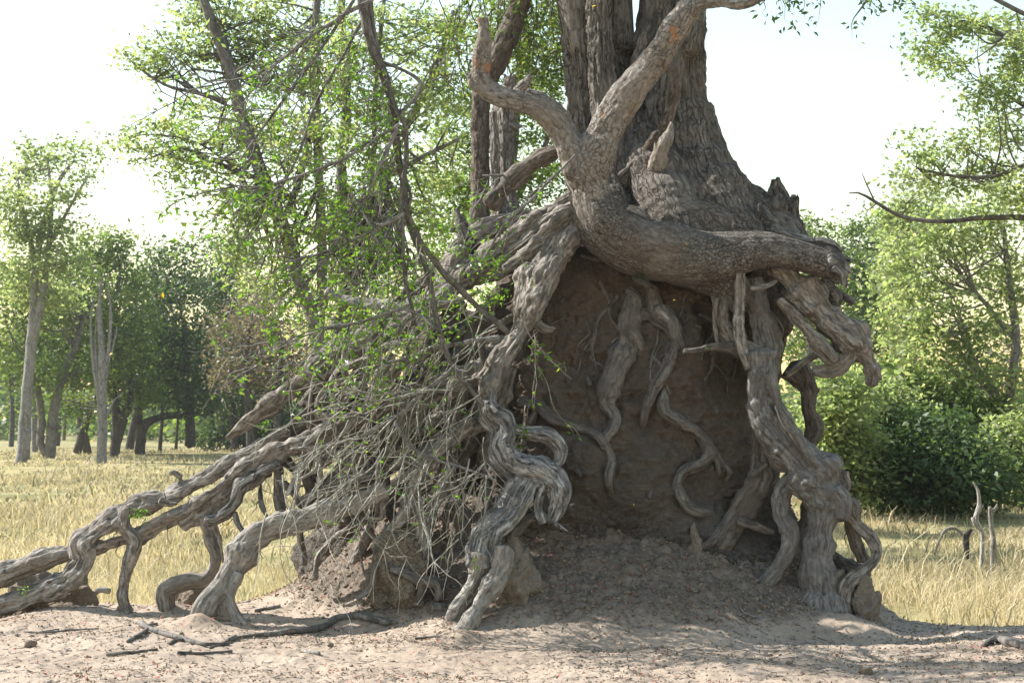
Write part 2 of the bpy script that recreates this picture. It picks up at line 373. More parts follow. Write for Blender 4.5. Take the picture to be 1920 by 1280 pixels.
M['leaf_shrub'] = leaf_mat('fresh_shrub_leaf', [(.07, .15, .02), (.10, .20, .025), (.14, .25, .03), (.20, .27, .045)], .5, .35)
M['leaf_fall'] = leaf_mat('fallen_yellow_leaf', [(.55, .32, .03), (.75, .5, .06)], .4)
M['grass'] = leaf_mat('dry_grass_blade', [(.135, .125, .07), (.25, .21, .13), (.42, .34, .215), (.55, .455, .305)], .35, .6, 1.2, .78)
M['litter'] = leaf_mat('leaf_litter', [(.065, .045, .030), (.13, .092, .062), (.22, .165, .11), (.34, .275, .195), (.36, .07, .05)], .1, .8)

def soil_mat(name, cols, cr=0., crs=9., bump=.6, dist=.012, red=None):
    m, nt, out = new_mat(name); pos = obj_co(nt)
    a = tex(nt, pos, 1.1, 5, .6); b = tex(nt, pos, 26, 8, .7); f = tex(nt, pos, 150, 5, .7); g2 = vor(nt, pos, 55, 'F1')
    c = ramp(nt, [(.3, cols[0]), (.5, cols[1]), (.68, cols[2])], mth(nt, 'ADD', mth(nt, 'MULTIPLY', a, .45), mth(nt, 'MULTIPLY', b, .55)))
    c = mixc(nt, .6, c, ramp(nt, [(.3, (.55, .53, .5)), (.55, (1, 1, 1)), (.75, (1.25, 1.22, 1.2))], f), 'MULTIPLY')
    h = mth(nt, 'ADD', mth(nt, 'ADD', mth(nt, 'MULTIPLY', b, .6), mth(nt, 'MULTIPLY', f, .6)), mth(nt, 'MULTIPLY', g2, .5))
    if red:                                                        # red subsoil higher up
        z = nt.nodes.new('ShaderNodeSeparateXYZ'); nt.links.new(pos, z.inputs[0])
        zz = mth(nt, 'ADD', z.outputs[2], mth(nt, 'MULTIPLY', a, 1.4))
        c = mixc(nt, ramp(nt, [(.30, (0, 0, 0)), (.60, (1, 1, 1))], mth(nt, 'MULTIPLY', zz, .26)), c, mixc(nt, 1., c, red, 'MULTIPLY'))
    if cr:
        wv = nt.nodes.new('ShaderNodeVectorMath'); wv.operation = 'MULTIPLY_ADD'; nt.links.new(tex(nt, pos, 7, 3, out=1), wv.inputs[0]); wv.inputs[1].default_value = (.06,) * 3; nt.links.new(pos, wv.inputs[2])
        e = ramp(nt, [(0, (1, 1, 1)), (.06, (0, 0, 0))], vor(nt, wv.outputs[0], crs)); gt = attr(nt, 'crack', 'Fac')
        k = mth(nt, 'MULTIPLY', mth(nt, 'MULTIPLY', e, gt), cr); c = mixc(nt, k, c, tuple(q * .25 for q in cols[0])); h = mth(nt, 'SUBTRACT', h, mth(nt, 'MULTIPLY', k, 1.2))
    bsdf(nt, out, c, .95, h, bump, dist, .1); return m
M['clay'] = soil_mat('termite_clay', [(.055, .048, .042), (.095, .083, .072), (.150, .131, .113)], cr=.7, crs=19., bump=1., dist=.012, red=(1.04, .94, .86))
M['clod'] = soil_mat('dry_clod', [(.13, .10, .076), (.20, .16, .122), (.28, .225, .172)], bump=.6)

def ground_mat():
    m, nt, out = new_mat('dusty_ground'); pos = obj_co(nt)
    a = tex(nt, pos, .9, 5, .6); b = tex(nt, pos, 18, 8, .7); f = tex(nt, pos, 120, 6, .7); s = tex(nt, vmul(nt, pos, (1, 2.4, 1)), 60, 4, .6)
    c = ramp(nt, [(.3, (.235, .18, .138)), (.5, (.34, .268, .208)), (.7, (.43, .35, .28))], mth(nt, 'ADD', mth(nt, 'MULTIPLY', a, .5), mth(nt, 'MULTIPLY', b, .5)))
    c = mixc(nt, .65, c, ramp(nt, [(.3, (.5, .47, .43)), (.52, (1, 1, 1)), (.75, (1.25, 1.2, 1.15))], f), 'MULTIPLY')
    lt = attr(nt, 'slope', 'Fac')                                  # crumbled soil round the mound's foot, with shadow darkening painted into its colour
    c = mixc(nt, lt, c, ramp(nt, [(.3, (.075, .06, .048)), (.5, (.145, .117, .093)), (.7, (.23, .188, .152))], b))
    fl = attr(nt, 'field', 'Fac')
    c = mixc(nt, fl, c, ramp(nt, [(.35, (.14, .135, .055)), (.55, (.27, .225, .11)), (.7, (.34, .28, .15))], tex(nt, pos, .5, 6, .65)))
    h = mth(nt, 'ADD', mth(nt, 'MULTIPLY', b, .6), mth(nt, 'MULTIPLY', f, .45))
    bsdf(nt, out, c, .95, h, .8, .014, .1); return m
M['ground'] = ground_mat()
M['clay_pale'] = soil_mat('grey_tan_clay', [(.15, .122, .096), (.215, .176, .138), (.27, .225, .178)], cr=.55, crs=22., bump=1., dist=.012)
M['darksoil'] = soil_mat('dark_soil', [(.03, .026, .022), (.045, .038, .032), (.06, .05, .04)])
# ---------------------------------------------------------------- ground: one sheet from the camera's feet to the horizon
MC = np.array([1.0, 12.2])                                          # middle of the termite mound
FEETXY = []
for fx, fy, fr, fh in ((232, 1150, .10, .05), (318, 1155, .16, .07), (370, 1185, .13, .07), (448, 1178, .10, .05), (840, 1188, .10, .05), (868, 1200, .12, .07), (985, 1135, .22, .08), (752, 1150, .34, .08), (1545, 1160, .24, .10), (1610, 1180, .22, .08), (100, 1165, .4, .06)):
    v = P(fx, fy, 1.); t = -CAM_H / (v[2] - CAM_H); FEETXY.append((v[0] * t, t, fr, fh))
def apron(x, y):
    ax = np.where(x < MC[0], 3.3, 2.35)
    d = np.sqrt(((x - MC[0]) / ax) ** 2 + ((y - MC[1]) / 2.55) ** 2)
    return .78 * (1 - sstep(.30, 1.0, d)) + .36 * np.exp(-(((x + .75) / .85) ** 2 + ((y - 11.75) / .75) ** 2)) 
def rim(x): return np.interp(x, [-9, -3.4, -2.4, -1.6, 0, 2.4, 3.0, 3.4, 4.2, 6], [11.7, 11.5, 11.35, 12.6, 14.2, 13.0, 10.9, 10.45, 10.2, 10.0])
def ground_z(x, y, detail=True):
    ap = apron(x, y)
    fld = sstep(0, 1, (y - rim(x)) / np.where(x > 1.5, .55, 1.6))
    drop = np.where(x > 1.5, .42, .24)
    p = np.stack([x, y, x * 0], -1)
    z = ap * (1 - .5 * fld) - drop * fld + .05 * fbm(p * .8, 2) + .10 * fbm(p * .05 + 9, 2) * sstep(16, 60, y)
    z = z + .02 * fbm(p * 3.1 + 4, 3) * (1 - .5 * fld)
    for fx, fy, fr, fh in FEETXY: z = z + fh * np.exp(-((x - fx) ** 2 + (y - fy) ** 2) / fr ** 2)
    if detail:
        near = 1 - sstep(13, 18, y)
        z = z + near * (.006 * fbm(p * 13, 3) + .005 * np.maximum(0, noise(p * 38)) + .003 * fbm(p * 60, 2) + np.clip(ap * 3, 0, 1) * (.026 * fbm(p * 7 + 3, 4) + .014 * fbm(p * 24, 2)))
    return z, ap, fld
def grid_axis(segs):
    a = [np.arange(s, e, st) for s, e, st in segs]; return np.concatenate(a + [[segs[-1][1]]])
gx = grid_axis([(-4000, -400, 600), (-400, -60, 40), (-60, -12, 3), (-12, -4.4, .16), (-4.4, 4.4, .0135), (4.4, 12, .16), (12, 60, 3), (60, 400, 40), (400, 4000, 600)])
gy = grid_axis([(-30, 2, 4), (2, 7.6, .2), (7.6, 12.4, .0145), (12.4, 16, .06), (16, 70, .9), (70, 300, 15), (300, 6000, 500)])
X, Y = np.meshgrid(gx, gy); Z, AP, FL = ground_z(X, Y)
nx, ny = len(gx), len(gy); i = (np.arange(ny - 1)[:, None] * nx + np.arange(nx - 1)[None, :]).ravel()
soil_and_shade = np.clip(sstep(.015, .20, AP + .08 * fbm(np.stack([X, Y, 0 * X], -1) * 2.2, 3)), 0, 1)  # mask of foot soil, spread forward to carry the painted shadow too
fieldmask = np.clip(FL * sstep(.0, .8, Y - rim(X)), 0, 1)
ground = kind(link('ground', mesh_np('ground', np.stack([X, Y, Z], -1).reshape(-1, 3), [np.stack([i, i + 1, i + nx + 1, i + nx], -1)], attrs={'slope': soil_and_shade.ravel(), 'field': fieldmask.ravel()}), M['ground']), 'structure')
def gz(x, y):
    return ground_z(np.atleast_1d(np.float64(x)), np.atleast_1d(np.float64(y)))[0]

# ---------------------------------------------------------------- the termite mound under the tree
mound = thing('termite_mound', 'big grey brown termite mound of cracked clay gripped by the bare roots', 'termite mound', (MC[0], MC[1], .1))
nth, nz = 620, 330
th = np.linspace(0, 2 * math.pi, nth, endpoint=False); zz = np.linspace(0, 1, nz)
TH, U = np.meshgrid(th, zz); ZZ = -.3 + 3.35 * U
rad = np.interp(ZZ, [-.3, .0, .3, .5, .7, 1.0, 1.5, 2.1, 2.5, 2.8, 2.95, 3.05], [1.7, 1.50, 1.30, 1.17, 1.07, .99, .955, .93, .90, .80, .60, .02])
cx, sy = np.cos(TH), np.sin(TH)
ex = np.where(cx < 0, 1.36, 1.10 + .17 * (1 - sstep(1.0, 1.9, ZZ)))
# squarish plan, leaning left lower down so the clay spreads under the left roots
dirx = np.sign(cx) * np.abs(cx) ** .8; diry = np.sign(sy) * np.abs(sy) ** .8
VX = MC[0] + dirx * ex * rad - .10 * (1 - U) * (cx < 0); VY = MC[1] + diry * 1.13 * rad; V = np.stack([VX, VY, ZZ], -1)
nrm = np.stack([cx, sy, 0 * cx], -1)
d = .11 * fbm(V * 1.5 + 3, 3) + .035 * fbm(V * 5, 3) + .024 * fbm(V * 19, 3) + .012 * fbm(V * 48, 2) + .03 * np.maximum(0, noise(V * np.array([4., 4., 9.]) + 8))
ck = sstep(.0, .5, .95 - ZZ + .5 * fbm(V * 1.3, 2)) * .9 + .08
f1, f2 = worley(V * 9 + .35 * fbm(V * 6, 2)[..., None]); d -= .026 * (1 - sstep(0, .16, f2 - f1)) * sstep(.25, .8, ck)
f1, f2 = worley(V * 3.7 + .5 * fbm(V * 4, 2)[..., None], 3); d -= .012 * (1 - sstep(0, .05, f2 - f1))
for hx, hy, hr, dep in ((1315, 575, .055, .16), (1330, 630, .07, .05), (1205, 800, .10, .09), (1190, 745, .05, .10), (1060, 700, .09, .05), (1330, 700, .2, .04), (1120, 560, .22, .05)):
    c = P(hx, hy, 11.1); q = np.hypot(V[..., 0] - c[0], V[..., 2] - c[2]); d -= dep * np.exp(-(q / hr) ** 2) * (sy < 0)
for hx, hy, hr, dep in ((1215, 880, .22, .10), (1110, 900, .25, .08), (1290, 690, .18, .06), (1200, 960, .2, .06)):
    c = P(hx, hy, 11.1); q = np.hypot(V[..., 0] - c[0], .7 * (V[..., 2] - c[2])); d += dep * np.exp(-(q / hr) ** 2) * (sy < 0)
V = V + nrm * d[..., None] * sstep(0, .06, 1 - U)[..., None]
i = np.arange(nz - 1)[:, None] * nth; j = np.arange(nth)[None, :]; j2 = (j + 1) % nth
Q = np.stack([i + j, i + j2, i + nth + j2, i + nth + j], -1).reshape(-1, 4)
link('clay_body', mesh_np('clay_body', V.reshape(-1, 3), [Q], attrs={'crack': ck.ravel()}), M['clay'], mound)

def lump(name, c, r, mat, parent=None, seed=0, amp=.18, nth=90, nz=60, sq=.8, crack=1., taper=.0):
    """an eroded clay pillar or clod: rounded block standing on its base"""
    t, u = np.meshgrid(np.linspace(0, 2 * math.pi, nth, endpoint=False), np.linspace(0, 1, nz))
    ph = u * math.pi; rr = np.sin(np.clip(ph, .0, math.pi)) ** .55; zc = -np.cos(ph)
    k = 1 - taper * (zc + 1) / 2
    V = np.stack([np.sign(np.cos(t)) * np.abs(np.cos(t)) ** sq * rr * k, np.sign(np.sin(t)) * np.abs(np.sin(t)) ** sq * rr * k, zc], -1) * np.array(r)
    n = V / (np.linalg.norm(V, axis=-1, keepdims=True) + 1e-6); s = seed * 3.7; m = min(r)
    V = V + n * (m * amp * (fbm(V / m * .9 + s, 3) * 1.3 + .35 * fbm(V / m * 4 + s, 3)))[..., None]
    if crack: 
        f1, f2 = worley(V * 15 + s); V = V - n * (.008 * crack * (1 - sstep(0, .14, f2 - f1)) - .012 * fbm(V * 26 + s, 3) - .035 * fbm(V * 7 + s, 2))[..., None]
    V = V + np.array(c); i = np.arange(nz - 1)[:, None] * nth; j = np.arange(nth)[None, :]; j2 = (j + 1) % nth
    Q = np.stack([i + j, i + j2, i + nth + j2, i + nth + j], -1).reshape(-1, 4)
    return link(name, mesh_np(name, V.reshape(-1, 3), [Q], attrs={'crack': np.full(V.shape[0] * V.shape[1], crack)}), mat, parent)
for lc, lr, sd in (((-.22, 12.2, 1.2), (.72, .62, 1.30), 51), ((-.95, 12.05, .35), (.85, .55, .62), 52), ((1.98, 11.78, 2.35), (.31, .36, .66), 53)):
    lump('clay_flank', lc, lr, M['clay'], mound, sd, .20, 220, 150, crack=.6)
def clay_block(px, py_base, Yd, rx, ry, h, label, seed, taper=.3, amp=.3, ck=.35):
    c = P(px, py_base, Yd); z = float(gz(c[0], Yd)[0])
    t = lump('clay_pillar', (c[0], Yd, z - h * .05), (rx, ry, h * 1.08), M['clay_pale'], None, seed, amp, taper=taper, nth=150, nz=110, crack=ck)
    return kind(tag(t, label, 'clay pillar'), 'thing')
clay_block(95, 1150, 11.25, .40, .20, .22, 'low crumbling clay ledge under the two roots at the far left', 1, .1)
clay_block(380, 1135, 11.45, .24, .16, .20, 'small clay lump under the bent grey root left of the forked root foot', 2, .1)
clay_block(410, 1172, 10.45, .12, .09, .09, 'little clay footing between the two toes of the left forked root', 3, .3)
clay_block(752, 1150, 10.75, .27, .22, .44, 'cracked clay stump with curled rootlets in front of the mound', 4, .35, .3, .9)
clay_block(965, 1150, 10.5, .25, .22, .40, 'tapering clay pillar behind the pair of sunlit front root legs', 5, .8)
clay_block(1545, 1150, 10.75, .19, .18, .2, 'rounded mud knob round the foot of the thick right root', 6, .2)
clay_block(1622, 1170, 10.62, .16, .15, .30, 'clay pillar clasped by the outermost right root', 7, .7)
clay_block(1300, 1082, 10.9, .06, .05, .15, 'small pointed clay peg standing on the shaded slope before the mound', 8, .75)

# ---------------------------------------------------------------- the great tree standing on the mound
TB = (1.15, 12.0, 2.9)
tree = thing('exposed_root_tree', 'huge old tree with furrowed trunk on a termite mound, its bare twisted roots spilling down', 'tree', TB)
organic('trunk', [
    [(1088, -150, 38, 11.85), (1089, 0, 36), (1094, 150, 34), (1102, 300, 36), (1105, 420, 48)],
    [(1122, -150, 24, 11.58), (1124, 0, 23), (1130, 150, 24), (1142, 280, 29), (1160, 400, 55)],
    [(1150, -150, 17, 11.84), (1151, 0, 16), (1156, 100, 17), (1168, 220, 19), (1180, 330, 28)],
    [(1170, -150, 15, 11.9), (1170, 0, 14), (1171, 100, 16), (1176, 200, 18), (1180, 300, 22)],
    [(1215, -150, 18, 12.0), (1215, 0, 18), (1209, 100, 19), (1203, 200, 22), (1203, 320, 36), (1212, 400, 60)],
    [(1245, -150, 18, 11.66), (1244, 0, 18), (1239, 120, 19), (1232, 230, 23), (1234, 330, 46)],
    [(1277, -150, 19, 11.84), (1275, 0, 18), (1271, 150, 19), (1278, 250, 34), (1290, 330, 60)],
    [(1304, -150, 28, 11.90), (1300, 0, 27), (1297, 150, 27), (1304, 240, 34), (1318, 320, 56), (1340, 400, 70)],
    [(1192, 130, 34, 12.4), (1195, 220, 80, 12.4), (1205, 330, 118, 12.1), (1215, 420, 130, 11.95)],
    [(1312, 200, 22, 11.8), (1330, 290, 34, 11.72), (1362, 352, 40, 11.6), (1415, 398, 42, 11.45), (1465, 432, 36, 11.3), (1505, 462, 22, 11.15)],
    [(1286, 200, 34, 11.78), (1302, 300, 58, 11.66), (1338, 385, 72, 11.42), (1390, 450, 46, 11.1)],
    [(1205, 240, 46, 11.85), (1222, 335, 74, 11.62), (1252, 410, 78, 11.32), (1290, 470, 52, 11.0)],
    [(1110, 280, 36, 11.75), (1122, 370, 54, 11.5), (1140, 430, 52, 11.2)],
    [(1100, 340, 28, 11.0), (1108, 375, 39), (1130, 420, 50, 10.98), (1180, 455, 55), (1250, 470, 58), (1320, 482, 55), (1385, 475, 44), (1440, 470, 34, 10.85), (1500, 482, 29), (1548, 495, 27), (1572, 503, 22)],
    [(1195, 462, 14, 11.15), (1230, 448, 44, 11.15), (1275, 440, 58, 11.17), (1330, 440, 56, 11.18), (1400, 450, 40, 11.1), (1440, 460, 15, 11.05)],
    [(1255, 485, 40, 10.97), (1320, 508, 42), (1365, 535, 36), (1392, 575, 26)],
    [(1128, 392, 20, 11.15), (1165, 425, 46, 11.15), (1205, 450, 50, 11.12), (1250, 470, 30, 11.05)],
], M['trunk'], tree, voxel=.0105, groove=.020, gf=25, ga=2.2, knots=.10, smooth=2, wob=.05, lump=.06, lobe=.06, ragged=(13,), cracks=.004, cw=(22, 22, 3.5), soft={9: .8, 10: .5, 11: .2, 12: .35, 13: .25, 14: .25, 15: .22, 16: .25}, mat2=M['collar'], tubes2=(13, 14, 15, 16), label='fluted furrowed trunk flaring into the massive root laid across the top of the mound')
organic('branch', [
    [(1140, 428, 26, 11.0), (1118, 392, 38, 10.97), (1106, 350, 41), (1104, 325, 41, 10.95), (1118, 290, 38), (1135, 250, 33), (1165, 195, 31, 10.85), (1200, 148, 29), (1235, 105, 25), (1262, 60, 24, 10.75), (1290, 22, 22), (1312, 8, 15), (1345, 6, 10), (1390, 9, 9), (1445, -14, 8, 10.7)],
    [(1165, 190, 24, 10.86), (1182, 150, 13), (1198, 118, 7)],
    [(1090, 318, 34, 10.95), (1072, 285, 27), (1045, 235, 25, 10.9), (1010, 203, 24), (965, 188, 20, 10.85), (925, 176, 20), (903, 150, 17), (903, 110, 16), (908, 70, 13), (905, 42, 10)],
    [(1078, 262, 16, 11.0), (1050, 215, 15), (1015, 185, 13), (985, 172, 10)],
    [(912, 175, 14, 10.85), (890, 158, 11), (882, 142, 8)],
    [(965, 180, 11, 10.9), (985, 158, 10), (993, 147, 6)],
    [(1070, 318, 24, 10.9), (1058, 322, 14)],
], M['limb'], tree, voxel=.0085, groove=.006, gf=26, ga=7, knots=.10, wob=.05, lump=.10, lobe=.06, ragged=(1, 2, 4, 5), cracks=.005, label='pale forked limb with flaking bark and orange wounds')
organic('broken_branch', [[(1232, 350, 24, 11.42), (1232, 318, 19, 11.26), (1238, 290, 15, 11.2), (1250, 262, 13), (1258, 236, 5)], [(1238, 296, 9, 11.18), (1231, 284, 7), (1230, 276, 4)]], M['limb'], tree, voxel=.0085, groove=.006, knots=.1, ragged=(0, 1), wob=.06, lump=.1, lobe=.06, label='short pale broken stub on the front of the trunk')
organic('branch', [[(1045, 282, 11, 11.1), (1000, 303, 14), (965, 330, 15), (935, 365, 16), (918, 385, 14)]], M['slim'], tree, voxel=.008, Y=11.1, groove=.004, knots=.06)
organic('root', [[(1290, 10, 10, 11.55), (1272, 80, 12, 11.45), (1264, 140, 13, 11.4), (1258, 200, 14), (1240, 255, 15), (1205, 305, 15), (1160, 345, 15), (1120, 375, 14)]], M['slim'], tree, voxel=.009, groove=.004, knots=.05)
organic('root', [[(1210, 60, 8, 11.6), (1190, 130, 10), (1180, 200, 10), (1185, 260, 12), (1200, 300, 12)]], M['slim'], tree, voxel=.009, groove=.004)
organic('broken_stump', [
    [(1455, 470, 46, 11.35), (1450, 420, 34), (1449, 380, 20), (1450, 345, 5)],
    [(1482, 460, 28, 11.35), (1476, 400, 18), (1468, 365, 11), (1461, 340, 3)],
    [(1488, 470, 18, 11.3), (1489, 420, 15), (1488, 390, 10), (1490, 372, 8)],
    [(1478, 378, 6, 11.3), (1490, 374, 6), (1496, 384, 4)],
    [(1405, 440, 14, 11.1), (1418, 410, 10), (1424, 385, 6)],
], M['rotten'], tree, voxel=.009, groove=.020, gf=30, ga=2., knots=.1, ragged=(0, 1, 2, 4), wob=.05)

from mathutils.bvhtree import BVHTree
_me = bpy.data.objects['clay_body'].data; bvh = BVHTree.FromPolygons([v.co[:] for v in _me.vertices], [p.vertices[:] for p in _me.polygons])
def hug(path, sink=.25, last=.10):
    """lay a path on the mound's face: its distance comes from the clay surface behind each point"""
    out = []
    for k, p in enumerate(path):
        o = Vector((0, 0, CAM_H)); d = Vector(P(p[0], p[1], 1.)) - o; h = bvh.ray_cast(o, d.normalized())[0]
        y = (h.y if h is not None else 11.2) - PR(p[2], 11) * (1 - 2 * sink)
        if k == len(path) - 1: y += last
        out.append((p[0], p[1], p[2], y))
    return out
organic('rotten_strip', [[(1448, 432, 11, 10.93), (1490, 446, 12), (1530, 460, 12), (1560, 474, 11), (1590, 486, 5)], [(1555, 482, 12, 10.76), (1577, 492, 9), (1592, 506, 4)], [(1564, 500, 12, 10.74), (1580, 514, 8), (1584, 532, 3)], [(1530, 452, 7, 10.85), (1560, 458, 6), (1580, 472, 3)]], M['rotten'], tree, voxel=.008, groove=.014, gf=34, ga=2, knots=.2, ragged=(0, 1, 2))
def root(paths, mat='root', **k):
    k.setdefault('rootlets', 2.5); k.setdefault('thin', .86); rs_ = np.random.RandomState(SEED[0] + 55)
    k['groove'] = k.get('groove', .009) * rs_.uniform(.55, 1.25); k.setdefault('gf', rs_.uniform(17, 40)); k.setdefault('ga', rs_.uniform(3, 9)); k.setdefault('knots', rs_.uniform(.10, .22)); return organic('root', paths, M[mat], tree, **k)
# right hand side: arms under the broken end of the collar
root([[(1455, 470, 22, 11.0), (1478, 520, 27), (1515, 565, 32, 10.95), (1560, 603, 34), (1600, 630, 30), (1625, 665, 20), (1637, 695, 15), (1634, 722, 9)],
      [(1590, 625, 20, 10.95), (1592, 660, 15), (1574, 688, 14), (1545, 694, 12), (1525, 694, 10)],
      [(1575, 650, 14, 11.05), (1545, 658, 12), (1510, 678, 11), (1475, 702, 9)],
      [(1640, 690, 9, 10.9), (1648, 705, 7), (1652, 712, 4)]], groove=.010, label='long reaching root hanging free in the air on the right')
root([[(1462, 562, 9, 10.85), (1488, 590, 12), (1520, 622, 13), (1550, 660, 14), (1566, 678, 13)]])
root([[(1535, 528, 15, 11.05), (1560, 545, 14), (1566, 578, 9)], [(1545, 520, 9, 11.1), (1572, 528, 6), (1585, 532, 3)]], 'rotten', groove=.012, ragged=(0, 1))
root([[(1560, 548, 9, 11.25), (1582, 556, 9), (1602, 567, 8)]], 'branch')
root([[(1384, 480, 10, 10.82), (1385, 550, 9), (1384, 610, 11), (1392, 660, 11), (1405, 690, 12)]], 'root', groove=.009)
root([[(1415, 520, 22, 10.98), (1425, 580, 23), (1436, 640, 27), (1430, 700, 30)]], 'root_soil', groove=.012)
root([[(1408, 540, 6, 10.8), (1440, 535, 6), (1456, 527, 4)]], 'root')
root([[(1352, 525, 20, 10.95), (1350, 575, 13), (1358, 620, 17), (1385, 648, 21), (1415, 665, 22)], [(1345, 560, 8, 10.9), (1340, 600, 5), (1346, 650, 4)]], 'root')
root([[(1283, 660, 9, 10.92), (1305, 658, 10), (1340, 650, 13), (1375, 655, 15), (1402, 672, 17), (1425, 695, 20)]], 'root_soil')
root([[(1425, 660, 26, 10.86), (1430, 700, 28), (1424, 740, 27), (1436, 785, 29, 10.82), (1464, 825, 30), (1500, 862, 38), (1535, 900, 43, 10.75), (1552, 935, 42), (1548, 970, 38), (1540, 1010, 29), (1534, 1060, 29), (1538, 1110, 33, 10.68), (1543, 1165, 42)],
      [(1444, 690, 12, 10.75), (1450, 730, 11), (1475, 790, 12), (1505, 840, 13, 10.65), (1530, 870, 14)],
      [(1485, 890, 20, 10.7), (1510, 905, 24), (1545, 930, 26)],
      [(1560, 925, 26, 10.7), (1580, 950, 20), (1572, 972, 16)]], 'root_soil', groove=.013, voxel=.0095, knots=.12, thin=.92, label='thickest root, a knotted leg propping up the right side of the tree')
root([[(1427, 790, 15, 10.95), (1424, 850, 15), (1424, 895, 24), (1400, 940, 25), (1370, 985, 22), (1350, 1012, 26), (1335, 1035, 16)],
      [(1385, 975, 12, 10.85), (1420, 988, 10), (1452, 998, 7)], [(1340, 1012, 8, 10.85), (1322, 1022, 6), (1310, 1030, 4)],
      [(1440, 870, 7, 10.85), (1420, 885, 7), (1402, 900, 5)]], 'root_soil', groove=.006, knots=.12)
root([[(1436, 805, 10, 10.85), (1446, 850, 13), (1466, 872, 14), (1490, 868, 12)]], 'root')
root([[(1492, 890, 17, 10.85), (1470, 925, 19), (1466, 965, 18), (1484, 1005, 18), (1468, 1055, 16), (1440, 1090, 14, 10.72), (1422, 1112, 12)]], 'root_soil', knots=.08)
root([[(1510, 880, 20, 11.15), (1518, 950, 22), (1505, 1030, 20), (1512, 1110, 24)]], 'root_soil')
root([[(1578, 885, 12, 10.82), (1580, 912, 15), (1574, 930, 12), (1592, 955, 18), (1608, 985, 15), (1632, 1010, 13), (1640, 1042, 12), (1615, 1072, 14), (1590, 1095, 13, 10.62), (1586, 1130, 13), (1592, 1165, 17), (1602, 1185, 20)],
      [(1592, 955, 13, 10.85), (1596, 990, 12), (1606, 1020, 12), (1620, 1050, 13)],
      [(1622, 1070, 15, 10.7), (1618, 1110, 15), (1628, 1150, 18), (1640, 1180, 22)]], 'root', knots=.12)
root([[(1555, 1015, 9, 11.1), (1562, 1040, 9), (1592, 1065, 16), (1618, 1070, 15)], [(1575, 1050, 8, 11.1), (1570, 1080, 6), (1575, 1100, 7)]], 'rotten')
root([[(1488, 690, 26, 11.35), (1515, 730, 19), (1518, 770, 15), (1528, 802, 19), (1515, 840, 13)], [(1520, 725, 10, 11.35), (1534, 735, 5)]], 'root_soil')
# on the face of the mound
root([hug([(1178, 545, 13), (1192, 555, 14), (1206, 575, 11), (1205, 598, 7)]), hug([(1188, 550, 12), (1176, 600, 22), (1166, 655, 23), (1148, 710, 20), (1138, 752, 17), (1155, 785, 15), (1140, 812, 12), (1128, 830, 8)]),
      hug([(1180, 610, 14), (1198, 640, 10), (1204, 665, 8)])], 'root_soil', knots=.15, groove=.008)
root([hug([(1190, 520, 9), (1222, 545, 14), (1232, 585, 22), (1258, 612, 17), (1272, 645, 13), (1290, 668, 10)]), hug([(1180, 590, 12), (1220, 590, 14), (1240, 600, 12)]),
      hug([(1270, 630, 12), (1254, 685, 14), (1226, 730, 14), (1208, 775, 12), (1200, 810, 8)])], 'root_soil', knots=.10, groove=.007)
root([hug([(1246, 728, 10), (1246, 770, 14), (1275, 792, 15), (1308, 812, 15), (1330, 845, 14), (1318, 866, 13), (1283, 885, 13), (1273, 912, 13), (1287, 945, 13), (1305, 957, 11), (1350, 962, 10)]),
      hug([(1338, 838, 6), (1352, 868, 6), (1366, 886, 6), (1350, 914, 5)]), hug([(1340, 848, 5), (1346, 880, 5), (1352, 908, 4)])], 'root_soil', knots=.12)
root([hug([(975, 752, 14), (1010, 762, 13), (1045, 792, 13), (1090, 806, 12), (1128, 822, 13), (1146, 862, 12), (1142, 905, 11), (1154, 952, 8)]), hug([(1010, 765, 11), (990, 800, 13), (985, 840, 10)])], 'root_soil', knots=.12)
root([hug([(1000, 595, 10), (1020, 615, 9), (1058, 622, 6)])], 'root_pale', ragged=(0,))
root([hug([(1082, 618, 4), (1118, 632, 3)])], 'root_soil')
root([hug([(1112, 700, 6), (1106, 715, 7)])], 'root_soil')
root([hug([(1090, 480, 5), (1120, 486, 5), (1160, 478, 4)]), hug([(1070, 500, 5), (1100, 480, 4)])], 'root_soil')
# front left: the strands that run down from the trunk into the twisted carved root
root([[(1095, 420, 22, 11.1), (1058, 455, 34), (1022, 510, 38), (998, 570, 30), (972, 630, 24, 10.85), (935, 690, 24), (915, 745, 21, 10.6)],
      [(1085, 400, 24, 11.1), (1035, 440, 20), (985, 480, 18), (945, 505, 14)],
      [(1000, 500, 26, 11.0), (985, 560, 20), (975, 620, 16, 10.8), (950, 660, 18), (905, 715, 14)]], groove=.014, gf=24, label='broad flat root running down from the trunk on the left of the mound')
root([[(915, 730, 22, 10.62), (922, 775, 24), (948, 800, 20), (942, 838, 20), (968, 866, 22), (1012, 884, 23, 10.5), (1042, 905, 20), (1044, 945, 15), (1030, 980, 9)],
      [(950, 805, 14, 10.55), (985, 815, 15), (1030, 822, 17), (1052, 845, 14), (1046, 868, 11), (1015, 882, 12)],
      [(1032, 975, 8, 10.5), (1042, 982, 7), (1057, 991, 3)], [(1025, 905, 9, 10.48), (1012, 945, 9), (1018, 980, 7)],
      [(1000, 895, 22, 10.52), (982, 925, 21), (958, 965, 20), (925, 990, 22), (906, 1025, 24), (898, 1065, 22, 10.3)],
      [(965, 890, 10, 10.5), (945, 940, 12), (930, 985, 12)]], 'root_dark', groove=.020, gf=26, ga=3., knots=.2, lobe=.16, thin=1., ragged=(2,), label='dark weathered root carved into a twisted knot')
root([[(900, 1040, 22, 10.32), (888, 1090, 18), (862, 1130, 17), (843, 1165, 14, 10.2), (838, 1188, 12)], [(945, 1030, 20, 10.32), (938, 1075, 19), (908, 1120, 17), (882, 1165, 17, 10.12), (866, 1200, 20)]], 'root_pale', knots=.07, thin=1., label='pair of smooth pale root legs standing in the sun')
